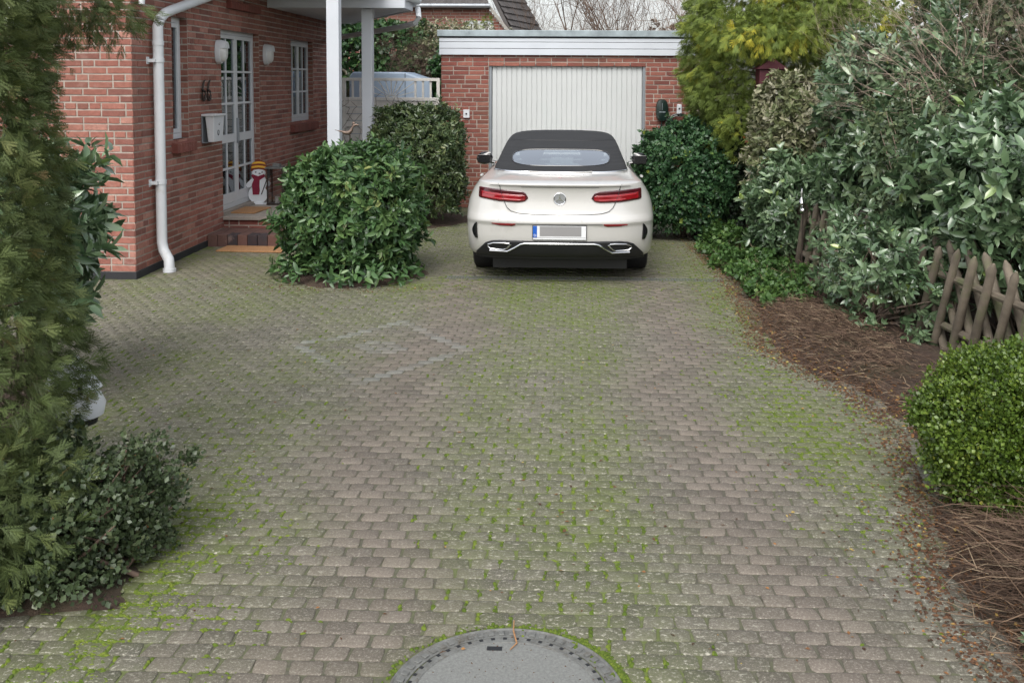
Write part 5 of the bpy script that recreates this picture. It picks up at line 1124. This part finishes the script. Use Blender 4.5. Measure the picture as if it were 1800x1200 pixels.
# silver ornaments
def stake(x, y, z, zt, lab):
    t = empty('silver_ornament', (x, y, 0), lab, 'ornament', 'silver glass ornaments on stakes'); m_ = MB(); m_.tube([(x, y, 0), (x, y, z)], .006, 6); m_.build('stake', MT['iron'], t)
    m_ = MB(); m_.ell((x, y, z), (.036, .036, .036)); m_.ell((x - .01, y, z + .075), (.036, .036, .034)); m_.lathe((x - .012, y, z + .10), [(.03, 0), (.012, .04), (.018, .06), (.004, zt)], 12); m_.build('glass_ball', MT['silver'], t, smooth=True)
stake(2.43, 10.05, .72, .13, 'silver glass ball ornament at the far end of the pole fence'); stake(2.22, 11.55, .45, .07, 'smaller silver ornament in front of the grey stump')
# bronze bird
bd = empty('bird_figure', (-2.33, 10.2, 0), 'brown metal bird figure on a rod above the rhododendron', 'figure')
mb = MB(); mb.tube([(-2.33, 10.2, .2), (-2.33, 10.2, 1.46)], .008, 8); mb.build('rod', MT['iron'], bd)
mb = MB(); mb.tube([(-2.46, 10.2, 1.505), (-2.42, 10.2, 1.50), (-2.38, 10.2, 1.485), (-2.34, 10.2, 1.485), (-2.315, 10.2, 1.51), (-2.30, 10.2, 1.545), (-2.285, 10.2, 1.565), (-2.26, 10.2, 1.57), (-2.23, 10.2, 1.568)], [.004, .010, .020, .027, .018, .012, .016, .012, .003], 10)
mb.ell((-2.29, 10.2, 1.588), (.016, .006, .014)); mb.bar((-2.43, 10.2, 1.50), (-2.49, 10.2, 1.515), .022, .004); mb.build('bird', MT['bronze'], bd, smooth=True)
# white housing half hidden in the left conifer
wb = empty('white_housing', (-2.30, 4.45, .40), 'weathered white housing with dark slot poking out of the left conifer', 'housing')
mb = MB(); mb.prism([(-2.42, .70), (-2.37, .715), (-2.30, .63), (-2.245, .565), (-2.27, .555), (-2.34, .55), (-2.46, .60)], lambda p: Vector((p[0], 4.38, p[1])), lambda p: Vector((p[0] - .01, 4.56, p[1]))); mb.build('hood', MT['white'], wb, bevel=.008)
mb = MB(); mb.lathe((-2.33, 4.47, .0), [(.075, .435), (.105, .45), (.115, .50), (.095, .545), (.05, .555)], 24); mb.build('bowl', MT['white'], wb, smooth=True)
mb = MB(); mb.box((-2.290, 4.372, .578), (-2.268, 4.379, .625)); mb.lathe((-2.33, 4.47, 0), [(.076, .41), (.078, .434)], 20); mb.tube([(-2.33, 4.47, 0), (-2.33, 4.47, .41)], .025, 8); mb.build('foot', MT['dark'], wb)
# dead stems and litter
def strands(name, label, cat, zonesl, mat='straw', kind='stuff'):
    Ps, Ds, Ls, Rn = [], [], [], []
    for (cx_, cy_, sx_, sy_, n_, L_, zb, flat, dirx) in zonesl:
        for q in range(n_):
            x, y = random.gauss(cx_, sx_), random.gauss(cy_, sy_); e = x - np.interp(y, EDGE_Y, EDGE_X)
            if e < -.03: continue
            z = zr(x, y, 0) + abs(random.gauss(0, zb)); a_ = random.gauss(dirx, .8); Ps.append((x, y, max(z, .004))); Ds.append((math.cos(a_), math.sin(a_), random.gauss(0, flat))); Ls.append(random.uniform(.5, 1.4) * L_); Rn.append(random.random())
    Ps, Ds, Ls = np.array(Ps), np.array(Ds), np.array(Ls); tv = np.array([(0, .012, 0), (0, -.012, 0), (.5, -.010, .08), (.5, .010, .08), (1, .0, -.03)]); tf = np.array([(0, 1, 2), (0, 2, 3), (3, 2, 4)])
    sc_ = np.stack([Ls, np.full(len(Ls), .16), Ls], -1)
    Fr = frames(Ds, rng.normal(size=Ds.shape) * .5 + np.array([0, 0, 1.])); return tag(scatter(name, tv, tf, Ps, Fr, sc_, MT[mat], None, np.array(Rn)), label, cat, kind=kind)
strands('dead_stems', 'brown dead stems heaped on the soil beside the pole fence', 'dead stems', [(2.12, 7.6, .25, .75, 9000, .09, .03, .2, 2.6), (1.95, 8.8, .2, .7, 2500, .07, .02, .2, 2.6), (2.0, 10.6, .2, .9, 1800, .10, .06, .6, 1.5)])
strands('dead_grass', 'tangled tan and brown dead grass at the lower right corner', 'dead grass', [(2.0, 3.72, .17, .42, 5500, .13, .05, .25, 2.7), (2.1, 3.6, .15, .4, 700, .35, .10, .2, 2.8), (1.8, 2.9, .15, .4, 2500, .10, .03, .25, 2.7)])
lp, ln_, lr = [], [], []
for q in range(9500):
    y = random.uniform(2.8, 12.5); e = abs(random.gauss(0, .28)) - .16 if random.random() < .9 else random.uniform(-.5, 0)
    x = np.interp(y, EDGE_Y, EDGE_X) + e
    if random.random() < .12: x, y = random.uniform(-4.0, 1.5), random.uniform(3.3, 11)
    on = x < np.interp(y, EDGE_Y, EDGE_X) - .02
    if on and x < -.9 and random.random() < .5: continue
    if on and random.random() < .35: continue
    lp.append((x, y, (.003 if on else zr(x, y, 0) + .006))); ln_.append(random.uniform(.012, .035) * (.8 if on else 1)); lr.append(random.random())
lp = np.array(lp); dv = rng.normal(size=lp.shape); dv[:, 2] *= .12; tag(scatter('leaf_litter', *LEAF4, lp, frames(dv, rng.normal(size=lp.shape) * .3 + np.array([0, 0, 1.])), np.array(ln_), MT['litter'], None, np.array(lr)), 'small brown fallen leaves along the driveway edge', 'leaf litter', kind='stuff')
cb, cs, cr = [], [], []
for q in range(9000):
    y = random.uniform(2.9, 12.); e = random.gauss(.02, .11); x = np.interp(y, EDGE_Y, EDGE_X) + e
    if random.random() < .10: x, y = random.gauss(-2.3, .75), random.gauss(9.35, .12)
    if q % 45 == 0: a, k_ = random.uniform(0, 6.28), .39 * random.random() ** .5; x, y, e = MH[0] + k_ * math.cos(a), MH[1] + k_ * math.sin(a), -1
    cb.append((x, y, (.0 if e < 0 else zr(x, y, 0)))); k_ = random.uniform(.003, .011) * (.35 if q % 45 == 0 else 1); cs.append((k_, k_ * random.uniform(.5, 1), k_ * .7)); cr.append(random.random() * .5)
cb = np.array(cb); tag(scatter('soil_crumbs', *BLOB, cb, frames(rng.normal(size=cb.shape) * [1, 1, .05], np.tile([0, 0, 1.], (len(cb), 1))), np.array(cs), MT['litter'], None, np.array(cr)), 'dark soil crumbs spilled over the edge of the paving', 'soil', kind='stuff')
# black hose bit on the soil
mb = MB(); mb.tube([(1.92, 7.75, .035), (1.90, 7.35, .035), (1.99, 7.05, .03), (2.12, 6.9, .03)], .008, 8); tag(mb.build('hose', MT['dark'], smooth=True), 'thin dark hose curving over the brown soil', 'hose')

# ------------------------------------------------------------ beyond the garage
bush('ivy_hedge', 'tall green ivy hedge behind the blue covered box', 'hedge', (-4.1, 21.2, 1.6), (1.7, .7, 1.65), 4200, 7, .085, 'ivy', tmpl=LEAF4, p=4., lump=.08, depth=.2, seed=31, stems=30, wscale=1.6)
bush('ivy_hedge', 'ivy covered trunk right against the garage side', 'hedge', (-2.30, 19.3, 1.5), (.38, .6, 1.25), 1300, 7, .08, 'ivy', tmpl=LEAF4, p=3., lump=.1, depth=.2, seed=32, stems=20, wscale=1.6)
baretree('climbing_shrub', 'tangled brown leafless climber above the ivy hedge', (-2.95, 20.7, 1.2), 2.3, .02, 4, 12, 'twig', .8, cat='shrub', up=.0, lean=.5)
bush('climber_leaves', 'brown and olive leafy climber top beside the garage roof', 'shrub', (-2.5, 20.9, 2.75), (1.15, .5, .55), 900, 6, .06, 'pale', tmpl=LEAF4, p=2.3, lump=.3, depth=.7, low=-1, seed=33, stems=0)
for x, h_ in ((-2.35, 3.48), (-1.98, 3.62)):
    column_conifer('dwarf_conifer', 'small pointed conifer above the garage roof, ' + ('left one of the pair' if x < -2.1 else 'right one of the pair'), (x, 23.2), [(1.5, .30), (2.6, .26), (3.2, .16), (h_, .02)], 500, .12, 'cypress', .05, h_ - .1, .0, seed=int(h_ * 10), group='pair of dwarf conifers')
# neighbouring house
nh = empty('neighbour_house', (-3, 26, 0), 'neighbouring brick house with dark tiled roof behind the garage', 'house')
mk, mm = MB(), MB(); brickwall(mk, mm, (-6.0, 26, 0), (1, 0, 0), (0, -1, 0), 0, 4.5, 0, 3.96, [(3.2, 3.95, 2.6, 3.62)] + [(3.85 + k_ * .066, 4.6, 3.96 - (k_ + 1) * .08, 3.97 - k_ * .08) for k_ in range(11)], C=.08, L=.26, seed=70)
mk.build('wall', MT['brick'], nh); mm.build('mortar', MT['mortar'], nh)
mb = MB(); mb.box((-2.80, 25.98, 2.6), (-2.05, 26.03, 2.68)).box((-2.80, 25.98, 3.54), (-2.05, 26.03, 3.62)).box((-2.80, 25.981, 2.68), (-2.72, 26.03, 3.54)).box((-2.13, 25.981, 2.68), (-2.05, 26.03, 3.54)); wn = mb.build('window', MT['white'], nh); mb = MB(); mb.box((-2.74, 26.0, 2.66), (-2.11, 26.02, 3.56)); mb.build('pane', MT['lamp_glass'], wn, world=False)
def tiles(name, A, B, C_, D_, nr, nc, parent):
    """roof surface A(left eave) B(right eave) C(right top) D(left top) with overlapping tile rows"""
    A, B, C_, D_ = map(Vector, (A, B, C_, D_)); nrm = (B - A).cross(D_ - A).normalized()
    if nrm.z < 0: nrm = -nrm
    m_ = MB()
    for i in range(nr):
        t0, t1 = i / nr, (i + 1.06) / nr
        l0, r0_, l1, r1 = A.lerp(D_, t0), B.lerp(C_, t0), A.lerp(D_, t1), B.lerp(C_, t1)
        for j in range(nc):
            u0, u1 = j / nc, (j + 1) / nc; um = (u0 + u1) / 2; lo_ = nrm * .055; hi_ = nrm * .015; bl_ = nrm * .035
            m_.add([l0.lerp(r0_, u0) + lo_, l0.lerp(r0_, um) + lo_ + bl_, l0.lerp(r0_, u1) + lo_, l1.lerp(r1, u0) + hi_, l1.lerp(r1, um) + hi_ + bl_, l1.lerp(r1, u1) + hi_, l0.lerp(r0_, u0) - lo_ * .2, l0.lerp(r0_, um), l0.lerp(r0_, u1) - lo_ * .2], [(0, 1, 4, 3), (1, 2, 5, 4), (6, 7, 1, 0), (7, 8, 2, 1)], random.random())
    m_.add([A, B, C_, D_, A - nrm * .1, B - nrm * .1, C_ - nrm * .1, D_ - nrm * .1], [(0, 1, 2, 3), (4, 7, 6, 5), (0, 4, 5, 1), (1, 5, 6, 2), (2, 6, 7, 3), (3, 7, 4, 0)])
    return m_.build(name, MT['rooftile'], parent)
tiles('roof', (-5.1, 25.8, 4.0), (-2.15, 25.8, 4.0), (-2.6, 27.2, 5.2), (-4.0, 27.2, 5.2), 6, 18, nh)
tiles('roof', (-1.44, 25.85, 3.12), (-.6, 29, 3.0), (-1.79, 29, 5.13), (-2.34, 26.5, 4.87), 10, 14, nh)
mb = MB(); mb.tube([(-5.1, 25.74, 4.0), (-2.12, 25.74, 4.0)], .06, 8); mb.build('gutter', MT['greymetal'], nh, smooth=True)
mb = MB(); mb.bar((-2.2, 25.85, 4.05), (-1.4, 25.85, 3.05), .10, .07); mb.build('verge', plain('verge_stone', (.32, .30, .27), .8), nh)
for i, (x, y, h_, dpt, st, m__) in enumerate(((-.6, 27, 5.8, 3, 3, 'twig'), (.2, 26, 5.4, 3, 4, 'twig'), (.9, 28, 7.0, 4, 1, 'twig'), (1.7, 25.5, 5.6, 3, 5, 'twig'), (2.4, 28, 7.5, 4, 1, 'twig'), (3.1, 26, 5.6, 3, 6, 'twig_pale'), (4.2, 29, 7.5, 4, 1, 'twig'))):
    lab = ['bare thin-stemmed tree just right of the neighbour roof', 'bare multi-stemmed tree above the garage middle', 'bare tree with one strong trunk above the garage', 'low bare thicket tree right of the garage middle', 'tall bare tree with branching crown left of the golden conifer', 'pale bare multi-stemmed tree beside the golden conifer', 'bare tree mostly hidden behind the golden conifer'][i]
    baretree('bare_tree', lab, (x, y, 0), h_, (.03 if st > 1 else .07), dpt, st, m__, .42, 'bare trees beyond the garage', up=.35, kids=(2, 3), lean=.14)
bush('bare_thicket', 'brown scrub just above the garage roof on the right', 'shrub', (3.0, 27.5, 2.3), (1.5, .8, 1.4), 900, 7, .10, 'straw', tmpl=LEAF4, p=2.2, lump=.3, depth=.8, low=-1, seed=41, stems=60, stem_mat='twig')
print('objects', len(bpy.data.objects), 'polys', sum(len(m.polygons) for m in bpy.data.meshes))
